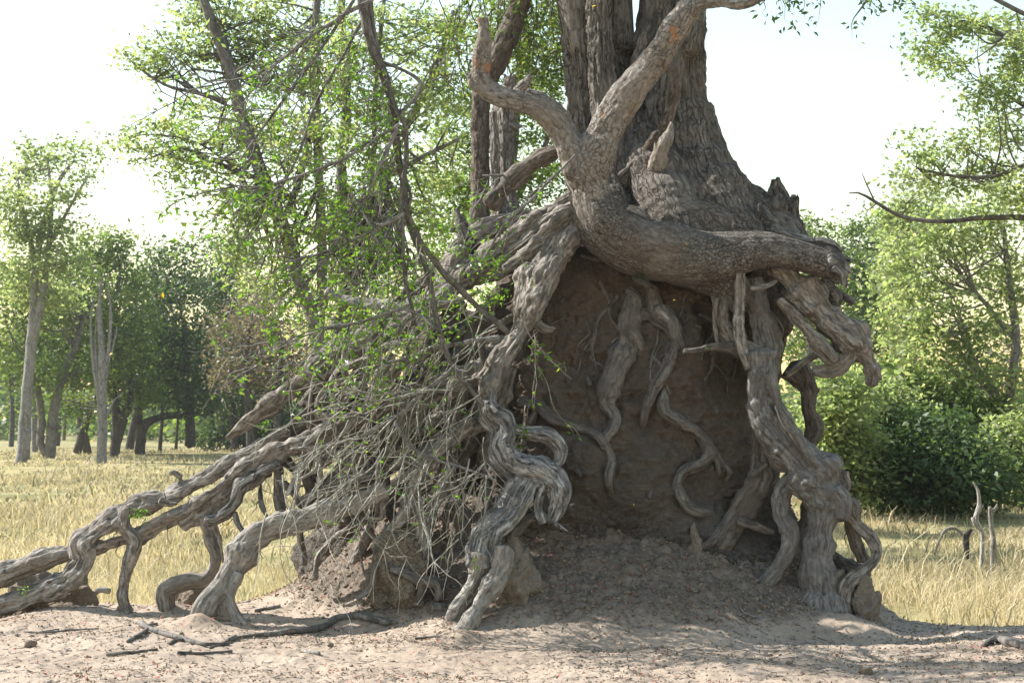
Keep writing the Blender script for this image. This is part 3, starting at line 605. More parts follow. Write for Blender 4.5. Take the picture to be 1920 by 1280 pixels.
root([[(1010, 965, 10, 10.55), (975, 985, 13), (958, 1010, 16), (978, 1045, 19), (975, 1090, 22), (990, 1130, 26)]], 'root_soil')
# left: long limbs reaching down to the ground on the left
root([[(1092, 370, 30, 11.6), (1045, 400, 34), (985, 440, 30, 11.45), (930, 478, 27), (880, 512, 26), (845, 545, 25, 11.3), (800, 580, 28), (725, 620, 34), (640, 665, 33), (575, 708, 28, 11.1), (515, 752, 20), (465, 792, 14), (426, 822, 6)],
      [(870, 470, 24, 11.4), (838, 520, 22), (820, 570, 20)], [(640, 640, 16, 11.2), (600, 680, 18), (560, 720, 14)]], groove=.015, gf=22, label='long tapering root slanting down to a broken tip on the left')
root([[(1085, 390, 22, 11.4), (1040, 420, 24), (970, 470, 22), (915, 510, 20), (870, 520, 17)], [(1000, 415, 24, 11.8), (930, 425, 24), (872, 460, 24), (840, 500, 20)]], groove=.014)
root([[(880, 470, 18, 11.5), (868, 430, 16), (856, 398, 7)], [(868, 430, 10, 11.5), (846, 432, 7), (838, 424, 4)]], 'rotten', ragged=(0,), groove=.012)
root([[(612, 546, 11, 11.4), (640, 560, 12), (690, 570, 14), (760, 572, 15), (830, 565, 16)]], 'root_pale', ragged=(0,))
root([[(960, 640, 24, 10.95), (905, 690, 25), (830, 720, 26), (745, 745, 26), (690, 770, 25), (628, 800, 23), (570, 830, 27, 10.9), (510, 856, 27), (450, 888, 25), (405, 925, 21), (355, 958, 18, 10.95), (305, 978, 16), (262, 1000, 15), (215, 1014, 12), (165, 1030, 14), (100, 1045, 17, 11.0), (40, 1068, 19), (-70, 1108, 21)],
      [(505, 880, 14, 10.95), (450, 910, 16), (400, 950, 16), (340, 985, 13)]], groove=.013, gf=24, label='long root reaching the ground beyond the left edge')
root([[(700, 750, 16, 11.1), (600, 790, 15), (505, 830, 17, 11.05), (438, 864, 15), (375, 898, 16), (305, 935, 18), (245, 955, 20), (190, 985, 22, 10.95), (156, 1015, 21), (158, 1050, 22), (128, 1085, 22), (60, 1115, 19), (-70, 1155, 19)],
      [(150, 1075, 14, 11.05), (70, 1095, 12), (20, 1115, 11), (-60, 1150, 11)], [(235, 950, 12, 10.9), (232, 985, 15), (252, 1010, 15), (240, 1060, 12), (230, 1105, 10), (232, 1135, 10), (243, 1150, 8)],
      [(232, 1130, 6, 10.95), (222, 1145, 5), (214, 1152, 4)], [(300, 940, 9, 10.9), (318, 945, 6), (332, 944, 3)], [(340, 895, 9, 11.0), (325, 885, 7), (318, 890, 4)]], groove=.012, gf=26, label='snaking root with a thin dangling leg at the far left')
root([[(525, 868, 11, 10.85), (485, 888, 14), (455, 910, 13), (438, 945, 13), (405, 972, 12), (385, 975, 11)]], 'root_dark')
root([[(385, 968, 15, 10.95), (395, 1010, 13), (403, 1045, 13), (388, 1080, 14), (345, 1092, 16), (312, 1108, 17), (312, 1135, 17), (318, 1155, 16)], [(400, 985, 8, 10.9), (414, 1020, 6), (418, 1050, 4)]], 'root_pale', knots=.15, ragged=(1,))
root([[(518, 862, 10, 10.9), (521, 905, 10), (525, 950, 10), (535, 985, 8)], [(525, 900, 8, 10.9), (548, 920, 10), (560, 940, 6)]], 'root_soil')
root([[(535, 865, 9, 11.0), (560, 888, 10), (600, 900, 9)], [(440, 960, 8, 10.9), (446, 980, 7), (458, 998, 5)], [(490, 905, 4, 10.9), (488, 940, 5), (505, 975, 3)]], 'root_dark')
root([[(720, 915, 16, 10.75), (660, 945, 20), (590, 968, 21), (525, 985, 24), (478, 1012, 27, 10.6), (448, 1060, 26), (420, 1100, 22), (385, 1140, 20, 10.4), (366, 1185, 24)], [(438, 1075, 15, 10.5), (425, 1110, 13), (432, 1145, 13), (448, 1178, 16, 10.4)]], 'root_pale', knots=.06, groove=.008, thin=1., label='smooth pale root with a forked foot on the left')
root([[(880, 790, 25, 10.85), (835, 835, 26), (795, 880, 26), (775, 925, 22), (762, 962, 20, 10.8), (730, 1000, 16), (700, 1028, 10)], [(775, 930, 16, 10.8), (795, 975, 15), (790, 1020, 16), (780, 1060, 18)]], 'root', groove=.013)
root([[(845, 860, 14, 10.9), (825, 920, 15), (803, 965, 16), (790, 1000, 14), (798, 1035, 10), (825, 1070, 6)]], 'root_pale', ragged=(0,))
root([[(915, 790, 22, 10.95), (860, 815, 22), (790, 855, 19), (700, 888, 17), (620, 912, 15), (560, 945, 11)]], 'root')
root([[(735, 665, 11, 10.85), (722, 690, 12), (705, 722, 12), (690, 760, 10), (692, 800, 8)]], 'root_pale')
root([[(860, 700, 18, 11.0), (800, 740, 20), (750, 790, 20), (690, 830, 20), (640, 880, 18), (600, 930, 14)], [(690, 830, 14, 11.0), (685, 880, 12), (660, 930, 12), (650, 980, 10)]], 'root', groove=.012)
root([[(900, 600, 24, 11.2), (880, 660, 22), (880, 720, 20), (900, 770, 16)], [(860, 560, 22, 11.3), (830, 620, 22), (800, 680, 20), (770, 720, 16)]], 'root_soil')
root([[(735, 1065, 9, 10.55), (770, 1080, 11), (790, 1095, 10), (785, 1125, 8)], [(790, 1090, 12, 10.55), (820, 1095, 11), (822, 1125, 10)], [(706, 1060, 7, 10.6), (695, 1100, 7), (670, 1122, 6)], [(820, 1135, 12, 10.45), (822, 1165, 13)]], 'root_soil')
# the crowded left flank: smaller roots over the clay
for k, pth in enumerate((
    [[(930, 560, 18, 11.3), (860, 640, 18), (790, 700, 17), (700, 760, 15), (620, 795, 11), (580, 830, 7)]],
    [[(900, 640, 17, 11.15), (820, 690, 16), (740, 725, 14), (665, 742, 12), (590, 775, 9), (540, 800, 6)]],
    [[(870, 755, 16, 11.2), (800, 800, 15), (720, 850, 13), (640, 890, 10), (590, 900, 7)]],
    [[(920, 760, 18, 11.1), (880, 850, 17), (858, 930, 15), (870, 1000, 14), (850, 1060, 13)], [(862, 920, 9, 11.0), (835, 960, 8), (838, 1010, 7)]],
    [[(780, 760, 14, 11.25), (742, 840, 14), (702, 920, 13), (690, 1000, 12), (660, 1065, 9)]],
    [[(850, 500, 22, 11.65), (765, 560, 20), (690, 622, 17), (625, 690, 14), (565, 760, 8)]],
    [[(660, 640, 14, 11.3), (682, 700, 13), (650, 770, 12), (612, 830, 10), (585, 905, 7)]],
    [[(565, 865, 10, 10.95), (582, 930, 10), (562, 990, 9), (572, 1060, 8)]],
    [[(760, 905, 11, 11.0), (715, 955, 11), (640, 1000, 10), (600, 1040, 9), (590, 1085, 8)]],
    [[(960, 690, 14, 11.05), (925, 790, 15), (905, 870, 13), (915, 940, 12), (900, 990, 9)]],
    [[(830, 640, 12, 11.15), (815, 720, 12), (840, 790, 11), (820, 860, 10), (842, 930, 8)]],
    [[(700, 790, 10, 11.0), (720, 850, 10), (705, 910, 10), (740, 975, 9), (735, 1040, 8)]])):
    root(pth, ['root', 'root_soil', 'root_pale', 'root_soil'][k % 4], groove=.011, rootlets=3.)
rs = np.random.RandomState(404)
for k in range(26):
    x0, y0 = rs.uniform(600, 960), rs.uniform(540, 830); ln = rs.uniform(170, 380); an = rs.uniform(.35, 1.35)
    x1, y1 = max(x0 - ln * math.cos(an), 520 + 4 * k), min(y0 + ln * math.sin(an), 1100); d0 = rs.uniform(10.75, 11.15); hw = rs.uniform(4.5, 8.5); pth = []
    for u in np.linspace(0, 1, 6): pth.append((x0 + (x1 - x0) * u + rs.normal() * 11, y0 + (y1 - y0) * u + rs.normal() * 11 + 18 * math.sin(u * 3.1) * rs.choice([-1, 1]), hw * (1.1 - .65 * u), d0 - .15 * u))
    fk = pth[3]; br = [fk, (fk[0] - rs.uniform(0, 40), fk[1] + 50, fk[2] * .7, fk[3]), (fk[0] - rs.uniform(-20, 50), fk[1] + rs.uniform(80, 130), fk[2] * .35, fk[3])]
    root([pth, br], ['root', 'root_pale', 'root_soil'][k % 3], voxel=.0065, groove=.006, rootlets=2, thin=1.)
for k in range(13):
    x0, y0 = rs.uniform(1050, 1450), rs.uniform(505, 640); pth = [(x0, y0, 0)]; hw = rs.uniform(2.6, 5.2); nn = rs.randint(5, 9)
    for u in range(nn): pth.append((pth[-1][0] + rs.normal() * 22, pth[-1][1] + rs.uniform(18, 48), 0))
    pth = [(a, b, hw * (1.1 - .7 * i / nn)) for i, (a, b, _) in enumerate(pth)]; j = rs.randint(2, nn - 1); fk = pth[j]; sg = rs.choice([-1, 1])
    br = [fk, (fk[0] + sg * 22, fk[1] + 26, fk[2] * .8), (fk[0] + sg * 30, fk[1] + 62, fk[2] * .6), (fk[0] + sg * 50, fk[1] + 88, fk[2] * .35)]
    root([hug(pth), hug(br)], 'root_soil', voxel=.005, groove=.004, rootlets=6, thin=1., wob=.3)
# hair roots and broken root ends over the clay face
def facepoint(px, py):
    o = Vector((0, 0, CAM_H)); h = bvh.ray_cast(o, (Vector(P(px, py, 1.)) - o).normalized())[0]; return np.array(h) if h is not None else None
for k in range(70):
    a = facepoint(rs.uniform(960, 1480), rs.uniform(500, 990))
    if a is None: continue
    L = rs.uniform(.05, .28); d = np.array([rs.normal() * .5, -.15, -1.]); r = rs.uniform(.0016, .0045); q = []; p = a.copy()
    for u in range(6): q.append(list(p) + [r * (1 - .13 * u)]); d = d / np.linalg.norm(d) + rs.normal(size=3) * np.array([.5, .12, .4]); p = p + d / np.linalg.norm(d) * L / 5
    RL.append(np.array(q))
for k, (px, py, w_, dx, dz) in enumerate(((1102, 710, 7, .02, -.05), (1340, 760, 5, .01, -.06), (1240, 700, 5, .03, -.04), (1060, 560, 5, -.02, -.03), (1300, 610, 4, .05, -.02), (1080, 880, 6, .03, -.05), (1220, 920, 5, -.02, -.05), (1400, 820, 6, .02, -.05), (1150, 500, 5, .02, -.06), (1280, 880, 4, .02, -.04))):
    a = facepoint(px, py)
    if a is not None: RL.append(np.array([[a[0], a[1] + .05, a[2], PR(w_, 11)], [a[0] + dx * .5, a[1] - .02, a[2] + dz * .4, PR(w_, 11) * .9], [a[0] + dx, a[1] - .06, a[2] + dz, PR(w_, 11) * .7]]))
kind(tubes_obj('fine_rootlets', RL, M['root_soil'], tree, seg=6, step=.012, seed=3, wob=.2), 'stuff')
# crown: limbs rise above the picture and spread; some sprays hang down into it
def wpath(pts): return np.array(pts, float)
limbs = [wpath([(.62, 11.85, 4.6, .17), (.3, 11.7, 5.8, .16), (-.9, 11.4, 7.0, .12), (-2.2, 11.0, 7.8, .07), (-3.4, 10.8, 8.3, .03)]),
         wpath([(.9, 11.85, 4.6, .15), (.8, 12.2, 6.2, .14), (.2, 13.2, 7.6, .10), (-.6, 14.2, 8.6, .05)]),
         wpath([(1.4, 11.8, 4.6, .18), (1.7, 11.9, 6.0, .16), (2.7, 11.4, 7.4, .12), (3.8, 10.9, 8.3, .06)]),
         wpath([(1.25, 11.85, 4.6, .13), (1.2, 11.9, 6.5, .12), (1.3, 11.5, 8.2, .10), (1.2, 11.0, 9.5, .05)]),
         wpath([(1.1, 11.8, 4.6, .13), (1.9, 12.4, 6.4, .11), (3.2, 13.4, 7.9, .08), (4.4, 14.2, 8.6, .04)])]
for l in limbs: tubes_obj('limb', [l], M['trunk'], tree, seg=20, step=.08, seed=int(abs(l[1][0]) * 100), wob=.05)
# crown of the great tree (mostly above the picture) and the sprays that hang into it
rs = np.random.RandomState(5)
cb = [((-1.0, 11.4, 7.4), (1.5, 1.2, .8), 1.2), ((-2.8, 10.9, 8.2), (1.2, 1.1, .7), .8), ((.2, 13.2, 8.0), (1.3, 1.2, .9), 1), ((2.7, 11.5, 7.8), (1.5, 1.2, .8), 1.2), ((1.2, 11.3, 9.2), (1.6, 1.3, .8), 1.2), ((4.1, 13.8, 8.6), (1.3, 1.2, .8), .8), ((3.8, 11.0, 8.6), (1.2, 1., .7), .8)]
pts, tint, cen = crown_points(cb, 15000, rs, .2)
link('foliage', leaf_mesh('foliage', pts, .10, .42, 3, .3, tint), M['leaf_mid'], tree)
def spray(px, py, Yd, n_twigs, spread, ln, rs, down=1., left=0.):
    """hanging twigs with leaves: returns tubes and leaf points"""
    tb, lp = [], []
    o = P(px, py, Yd)
    for k in range(n_twigs):
        s = o + rs.normal(size=3) * np.array([spread, .25, spread * .5]); L = ln * rs.uniform(.5, 1.2)
        d = np.array([rs.normal() * .35 - left, rs.normal() * .3, -down * rs.uniform(.4, 1.2)]); d /= np.linalg.norm(d)
        q = [s + d * L * u + np.array([rs.normal() * .02, rs.normal() * .02, -.12 * L * u * u]) for u in np.linspace(0, 1, 5)]
        tb.append(np.array([list(a) + [.004 * (1.15 - u)] for a, u in zip(q, np.linspace(0, 1, 5))]))
        for u in rs.uniform(.1, 1, int(26 * L / .5)): lp.append(s + d * L * u + np.array([0, 0, -.12 * L * u * u]) + rs.normal(size=3) * .035)
    st_ = sorted([t_[0] for t_ in tb], key=lambda q_: q_[0]); tb.append(np.array([[q_[0], q_[1], q_[2], .006] for q_ in st_]))
    return tb, lp
for px, py, Yd, n, spd, ln in ((880, 10, 12.4, 16, .22, .45), (960, 10, 12.3, 22, .25, .45), (1020, 20, 12.3, 20, .16, .5), (930, 110, 12.5, 12, .14, .4), (1000, 90, 12.4, 12, .14, .35), (855, 100, 12.6, 14, .14, .4),
                          (870, 170, 12.6, 8, .12, .35), (1470, -20, 11.5, 10, .10, .25), (1630, -10, 11.2, 6, .05, .22), (1700, -30, 11.2, 8, .15, .15), (1040, 110, 12.4, 10, .08, .35)):
    a, b = spray(px, py, Yd, n, spd, ln, rs)
    hs = tubes_obj('hanging_spray', a, M['vine'], tree, seg=4, step=.08); b = np.array(b)
    link('leaves', leaf_mesh('leaves', b, .062, .40, 8 + int(px), .5), M['leaf_mid'], hs)

# ---------------------------------------------------------------- two slim trunks on the mound's left shoulder
b0 = P(900, 490, 11.9)
t1 = thing('slim_tree', 'slim dark trunk on the left shoulder of the mound, leaning right at the top', 'tree', b0)
organic('trunk', [[(893, 505, 22, 11.9), (898, 460, 18), (900, 380, 17), (901, 300, 17), (902, 220, 18), (906, 165, 19), (925, 125, 20), (948, 75, 20), (972, 10, 19), (1000, -90, 18)]], M['slim'], t1, voxel=.009, groove=.006, gf=30, ga=8, wob=.05, lump=.05, lobe=.04, cracks=.003)
cr, tt, cen = crown_points([((.55, 12.6, 6.3), (.8, .7, .6), 1), ((-.2, 12.5, 6.6), (.7, .7, .5), 1)], 2600, np.random.RandomState(9), .16)
link('foliage', leaf_mesh('foliage', cr, .08, .42, 4, .3, tt), M['leaf_mid'], t1)
b1 = P(945, 425, 12.2)
t2 = thing('slim_tree', 'slim grey trunk with a broken top behind the slim dark one', 'tree', b1)
organic('trunk', [[(955, 430, 40, 12.2), (948, 390, 26), (944, 330, 22), (944, 270, 22), (946, 220, 22), (950, 180, 20), (956, 150, 13)], [(960, 235, 9, 12.1), (966, 238, 7), (976, 237, 4)], [(925, 210, 8, 12.05), (928, 280, 9), (932, 360, 9), (936, 410, 12)]], M['root'], t2, voxel=.009, groove=.010, gf=28, ga=5, wob=.05, lump=.06, ragged=(0, 1), cracks=.003)

# ---------------------------------------------------------------- background trees
def wtube(path, Yd, jit=0., rs=None):
    q = px_path(path, Yd)
    if rs is not None: q[1:, 1] += np.cumsum(rs.normal(size=len(q) - 1) * jit)
    return q
def bg_tree(name, label, cat, Yd, trunks, blobs, nleaf, leaf, wood, leafsize, seed, group=None, sub=None, depth=1.0, per=20, twigs=True, droop=.25, twn=90):
    """trunks: pixel paths at distance Yd; blobs: (px, py, rx_px, ry_px[, dy metres]) -> leaf masses with real depth"""
    rs = np.random.RandomState(seed); base = P(trunks[0][0][0], trunks[0][0][1], Yd) if trunks else P(blobs[0][0], blobs[0][1] + blobs[0][3], Yd)
    t = thing(name, label, cat, base, group)
    tb = []
    for k, tr in enumerate(trunks):
        q = wtube(tr, Yd, .006 * Yd / 20, rs)
        if k == 0: q[0, 2] -= .35
        tb.append(q)
    bl = []
    for b in blobs:
        c = P(b[0], b[1], Yd + (b[4] if len(b) > 4 else rs.uniform(-1, 1) * depth)); s = Yd / FPX
        bl.append((c, (b[2] * s, (b[2] + b[3]) * .5 * s * .9, b[3] * s), b[2] * b[3]))
    if nleaf:
        pts, tint, cen = crown_points(bl, nleaf, rs, sub or .16 * Yd / 25, per)
    if tb:
        tubes_obj('trunk', tb, M[wood], t, seg=10, step=.12 * Yd / 20, seed=seed, wob=.10, lump=.10)
        if twigs and nleaf:
            bt = []; S_ = np.vstack([spline(q, .3)[0] for q in tb]); zmed = np.quantile(S_[:, 2], .35); S_ = S_[S_[:, 2] > zmed]
            pick = cen[rs.choice(len(cen), min(len(cen), twn), replace=False)]
            for c in pick:
                dd = np.linalg.norm(S_[:, :3] - c, axis=1) + .8 * np.maximum(0, S_[:, 2] - c[2]); j = np.argsort(dd)[min(len(dd) - 1, rs.randint(0, 6))]; s0 = S_[j]
                L = np.linalg.norm(c - s0[:3]); r0 = min(s0[3] * .55, .010 * L + .006) * 1.0
                m1 = s0[:3] * .6 + c * .4 + rs.normal(size=3) * .09 * L + np.array([0, 0, -.06 * L]); m2 = s0[:3] * .25 + c * .75 + rs.normal(size=3) * .07 * L
                bt.append(np.array([list(s0[:3]) + [r0], list(m1) + [r0 * .75], list(m2) + [r0 * .5], list(c) + [r0 * .25]]))
            tubes_obj('branches', bt, M[wood], t, seg=5, step=.15 * Yd / 20, seed=seed + 5)
    if nleaf: link('crown', leaf_mesh('crown', pts, leafsize, .5, seed + 2, droop, tint), M[leaf], t)
    return t
G1 = 'trees of the wood beyond the grass'
# middle distance, behind the mound on the left: the light green trees
bg_tree('light_green_tree', 'tall leaning tree with loose light green leaves behind the hanging twigs', 'tree', 21,
    [[(600, 830, 16), (596, 640, 14), (560, 520, 13), (530, 420, 13), (495, 340, 13), (460, 230, 12), (425, 110, 11), (385, 10, 9), (350, -80, 8)],
     [(596, 640, 10), (605, 500, 10), (600, 380, 9), (595, 240, 9), (590, 100, 8), (600, -60, 7)],
     [(530, 420, 6), (560, 340, 6), (580, 250, 5)], [(425, 190, 5), (370, 175, 4), (310, 160, 3), (250, 120, 2)], [(495, 340, 5), (420, 310, 4), (340, 280, 3), (270, 300, 2)]],
    [(430, 60, 110, 70), (330, 100, 70, 60), (262, 105, 50, 32), (520, 120, 90, 80), (400, 230, 100, 60), (290, 270, 75, 45), (345, 315, 60, 40), (470, 290, 90, 60), (560, 260, 80, 70), (430, 380, 70, 45), (500, 430, 70, 45), (590, 400, 70, 60), (450, 500, 40, 50), (620, 120, 70, 70), (550, 20, 90, 50), (400, 20, 80, 50), (520, 520, 60, 50)],
    14500, 'leaf_light', 'greywood', .09, 11, twn=260)
bg_tree('light_green_tree', 'several stemmed mixed green tree between the hanging twigs and the slim trunks', 'tree', 23,
    [[(645, 830, 13), (640, 640, 12), (648, 480, 11), (640, 330, 10), (650, 180, 9), (640, 20, 8), (650, -90, 6)],
     [(645, 560, 8), (690, 440, 7), (725, 330, 7), (770, 220, 6), (820, 120, 5), (850, 20, 4)], [(690, 440, 6), (700, 300, 5), (705, 150, 5), (720, 0, 4)], [(725, 330, 5), (800, 290, 4), (860, 260, 3)]],
    [(700, 60, 80, 60), (790, 80, 80, 70), (840, 180, 60, 60), (760, 200, 80, 60), (690, 250, 70, 70), (830, 300, 60, 60), (740, 350, 80, 60), (660, 420, 60, 50), (800, 420, 60, 50), (700, 480, 70, 50), (620, 520, 70, 40), (860, 60, 50, 60), (640, 160, 60, 60), (700, 600, 80, 60), (780, 560, 70, 60), (640, 680, 60, 50), (740, 700, 60, 50), (620, 600, 60, 50)],
    17000, 'leaf_light', 'greywood', .09, 12, twn=220)
bg_tree('dense_tree', 'dark green leafy tree filling the gap between the slim trunks and the great trunk', 'tree', 27,
    [[(930, 830, 12), (935, 600, 11), (950, 400, 10), (970, 200, 8), (980, 20, 6)], [(950, 400, 6), (1010, 300, 5), (1050, 200, 4)]],
    [(1000, 230, 80, 60), (1040, 130, 60, 60), (960, 120, 70, 60), (860, 240, 70, 60), (1000, 350, 80, 50), (1045, 290, 50, 50), (900, 340, 80, 60), (840, 380, 60, 60), (980, 30, 90, 50), (1060, 30, 40, 60), (930, 420, 90, 40), (820, 480, 70, 50)],
    14000, 'leaf_mid', 'greywood', .10, 13, per=26)
# far left
bg_tree('tall_tree', 'tall slender pale trunked tree with thin light crown at the far left', 'tree', 58,
    [[(38, 878, 12), (50, 740, 10), (60, 620, 9), (66, 510, 7), (82, 420, 6), (110, 340, 4), (140, 300, 2)], [(62, 640, 8), (82, 540, 7), (92, 460, 5), (96, 380, 4), (90, 300, 2)], [(66, 510, 5), (55, 440, 4), (40, 380, 3), (30, 320, 2)], [(92, 460, 4), (130, 390, 3), (165, 330, 2)], [(48, 860, 8), (53, 800, 5)]],
    [(80, 300, 38, 22), (40, 330, 34, 22), (135, 280, 30, 16), (45, 385, 40, 24), (110, 360, 36, 20), (20, 430, 40, 26), (80, 440, 50, 26), (185, 285, 18, 12), (30, 500, 46, 28), (110, 490, 50, 28), (62, 275, 26, 12), (160, 325, 22, 12), (60, 550, 60, 30), (5, 370, 26, 26), (125, 425, 34, 16), (110, 560, 40, 24)],
    7000, 'leaf_light', 'palewood', .23, 21, depth=1.5, per=16, sub=.42)
bg_tree('green_tree', 'grey trunked tree with a broad green crown behind the tall pale one', 'tree', 66,
    [[(92, 862, 11), (100, 790, 10), (112, 720, 9), (140, 650, 7), (160, 590, 4)], [(92, 862, 7), (76, 830, 7), (78, 780, 7), (70, 720, 6), (55, 640, 4)], [(112, 720, 6), (150, 690, 4)]],
    [(60, 560, 75, 60), (20, 640, 60, 60), (120, 610, 70, 60), (150, 690, 60, 50), (60, 700, 60, 40), (20, 540, 40, 50), (160, 540, 50, 50), (100, 540, 60, 45)], 9500, 'leaf_mid', 'greywood', .24, 22, G1, sub=.45, depth=2)
bg_tree('dead_tree', 'pale dead tree with a bundle of broken upright stems', 'dead tree', 57,
    [[(192, 868, 10), (191, 790, 9), (192, 720, 8), (190, 640, 6), (186, 570, 3.4), (192, 515, 1.2)], [(192, 740, 6), (203, 660, 4), (208, 590, 2.6), (203, 530, 1)], [(188, 760, 5), (176, 680, 3.4), (170, 610, 2.4), (175, 550, 1)], [(194, 700, 3.4), (212, 650, 2), (219, 612, 1)], [(184, 720, 4), (179, 650, 2.4), (182, 575, 1)], [(196, 790, 3), (214, 750, 1.6), (232, 735, .8)]], [], 0, 'leaf_mid', 'palewood', .2, 23)
bg_tree('green_tree', 'mid green tree behind the pale dead stems', 'tree', 70,
    [[(212, 858, 8), (218, 780, 8), (205, 700, 6), (210, 600, 4)], [(218, 800, 7), (240, 760, 7), (250, 700, 4)]],
    [(200, 460, 55, 40), (215, 520, 65, 50), (170, 480, 40, 50), (235, 600, 60, 60), (230, 690, 65, 60), (170, 640, 40, 70), (250, 740, 45, 40), (130, 760, 60, 30)], 9000, 'leaf_mid', 'darkwood', .25, 24, G1, sub=.45, depth=2)
bg_tree('dark_tree', 'large dark rounded tree with an arching limb over the shade on the left', 'tree', 76,
    [[(262, 850, 10), (268, 800, 9), (300, 782, 7), (350, 778, 6), (400, 772, 5)], [(268, 830, 7), (260, 780, 7), (270, 700, 6), (300, 600, 4)], [(356, 835, 10), (356, 770, 9), (350, 700, 7), (345, 600, 5)], [(215, 850, 9), (228, 790, 10), (250, 740, 8)]],
    [(320, 500, 65, 50), (275, 570, 50, 60), (340, 580, 75, 60), (300, 660, 70, 60), (360, 680, 70, 60), (300, 730, 60, 35), (370, 740, 60, 35), (255, 660, 40, 60)], 13000, 'leaf_dark', 'darkwood', .27, 25, G1, sub=.5, depth=2.5, per=26)
bg_tree('dark_tree', 'dark tree with a small knob of foliage above its crown, by the dry tree', 'tree', 84,
    [[(440, 840, 8), (438, 760, 8), (430, 660, 6), (415, 540, 4), (410, 470, 3)]],
    [(408, 452, 24, 18), (425, 500, 45, 34), (400, 540, 40, 40), (450, 560, 60, 50), (470, 480, 30, 26), (430, 640, 50, 50), (470, 730, 60, 40), (420, 760, 50, 30), (520, 720, 60, 40)], 9000, 'leaf_dark', 'darkwood', .28, 26, G1, sub=.5, depth=2.5)
bg_tree('dry_tree', 'dry grey brown tree with withered foliage at the left of the hanging twigs', 'tree', 62,
    [[(470, 830, 8), (465, 760, 7), (460, 680, 5), (470, 600, 4)], [(520, 830, 7), (520, 740, 6), (530, 640, 4)]],
    [(455, 620, 60, 60), (520, 600, 60, 60), (440, 690, 50, 45), (510, 690, 70, 45), (580, 650, 50, 60), (480, 550, 40, 40)], 8500, 'leaf_dry', 'darkwood', .19, 27, sub=.4, depth=2)
for k, (px, pb, lean, w_) in enumerate(((145, 835, 40, 8), (165, 838, -28, 8), (120, 812, 6, 3), (66, 845, -4, 6), (420, 815, -14, 5), (240, 848, 22, 8))):
    bg_tree('dark_tree' if k in (0, 1, 5) else 'thin_tree', ['dark trunk leaning right in the shade left of the pale dead stems', 'dark trunk leaning left in the shade left of the pale dead stems', 'thin pale trunk far off between the leaning dark trunks', 'grey trunk just right of the tall pale tree', 'thin trunk under the dry brown tree', 'thick dark leaning trunk just right of the pale dead stems'][k], 'tree', 74 + 3 * k,
        [[(px, pb, w_), (px + lean * .5, pb - 55, w_ * .9), (px + lean, pb - 110, w_ * .7), (px + lean * 1.2, pb - 190, w_ * .4)]], [(px + lean, pb - 170, 45, 40), (px + lean * 1.2 + 20, pb - 215, 40, 40)], 2600, 'leaf_dark', 'darkwood' if k in (0, 1, 5) else 'palewood', .27, 40 + k, G1, sub=.5, depth=2)
# right
bg_tree('broad_tree', 'broad green tree with thin pale branches at the right edge', 'tree', 34,
    [[(1905, 900, 16), (1885, 800, 13), (1862, 740, 12), (1828, 690, 9), (1800, 600, 6)], [(1885, 790, 9), (1905, 640, 8), (1890, 520, 6), (1880, 420, 4)], [(1862, 740, 7), (1825, 770, 6), (1805, 830, 5)], [(1905, 640, 5), (1840, 560, 4), (1790, 500, 3)]],
    [(1800, 420, 80, 55), (1880, 400, 70, 60), (1740, 480, 70, 60), (1830, 510, 80, 60), (1910, 520, 60, 70), (1720, 570, 60, 60), (1800, 610, 80, 60), (1880, 640, 70, 60), (1740, 660, 60, 50), (1820, 700, 60, 40), (1690, 500, 50, 60), (1920, 720, 50, 50)],
    9000, 'leaf_light', 'palewood', .16, 31, depth=1.6, sub=.26, twn=160)
bg_tree('light_green_tree', 'yellowish green tree in front of the darker trees right of the hanging root', 'tree', 38,
    [[(1680, 920, 9), (1690, 760, 8), (1700, 620, 6), (1690, 480, 4)]],
    [(1690, 430, 50, 60), (1670, 520, 40, 50), (1690, 610, 40, 60), (1700, 690, 50, 40), (1720, 400, 60, 50)], 6000, 'leaf_light', 'greywood', .14, 32, depth=1.5)
bg_tree('dark_tree', 'dark blue green tree showing between the hanging root and the yellowish tree', 'tree', 52,
    [[(1630, 920, 10), (1625, 760, 9), (1620, 600, 7), (1625, 480, 4)]],
    [(1620, 450, 50, 40), (1600, 520, 45, 50), (1640, 560, 50, 60), (1610, 620, 60, 60), (1660, 660, 50, 50), (1590, 660, 50, 50), (1540, 640, 50, 60), (1650, 420, 36, 26)], 9500, 'leaf_dark', 'darkwood', .19, 33, G1, sub=.36, depth=2)
bg_tree('green_tree', 'loose green tree top just right of the jagged broken stump', 'tree', 48,
    [[(1520, 900, 9), (1518, 700, 8), (1520, 540, 6), (1515, 430, 3)]],
    [(1525, 430, 40, 36), (1540, 500, 50, 44), (1500, 560, 60, 50), (1560, 580, 40, 50), (1510, 640, 50, 50)], 4200, 'leaf_mid', 'greywood', .17, 34, G1, sub=.34)
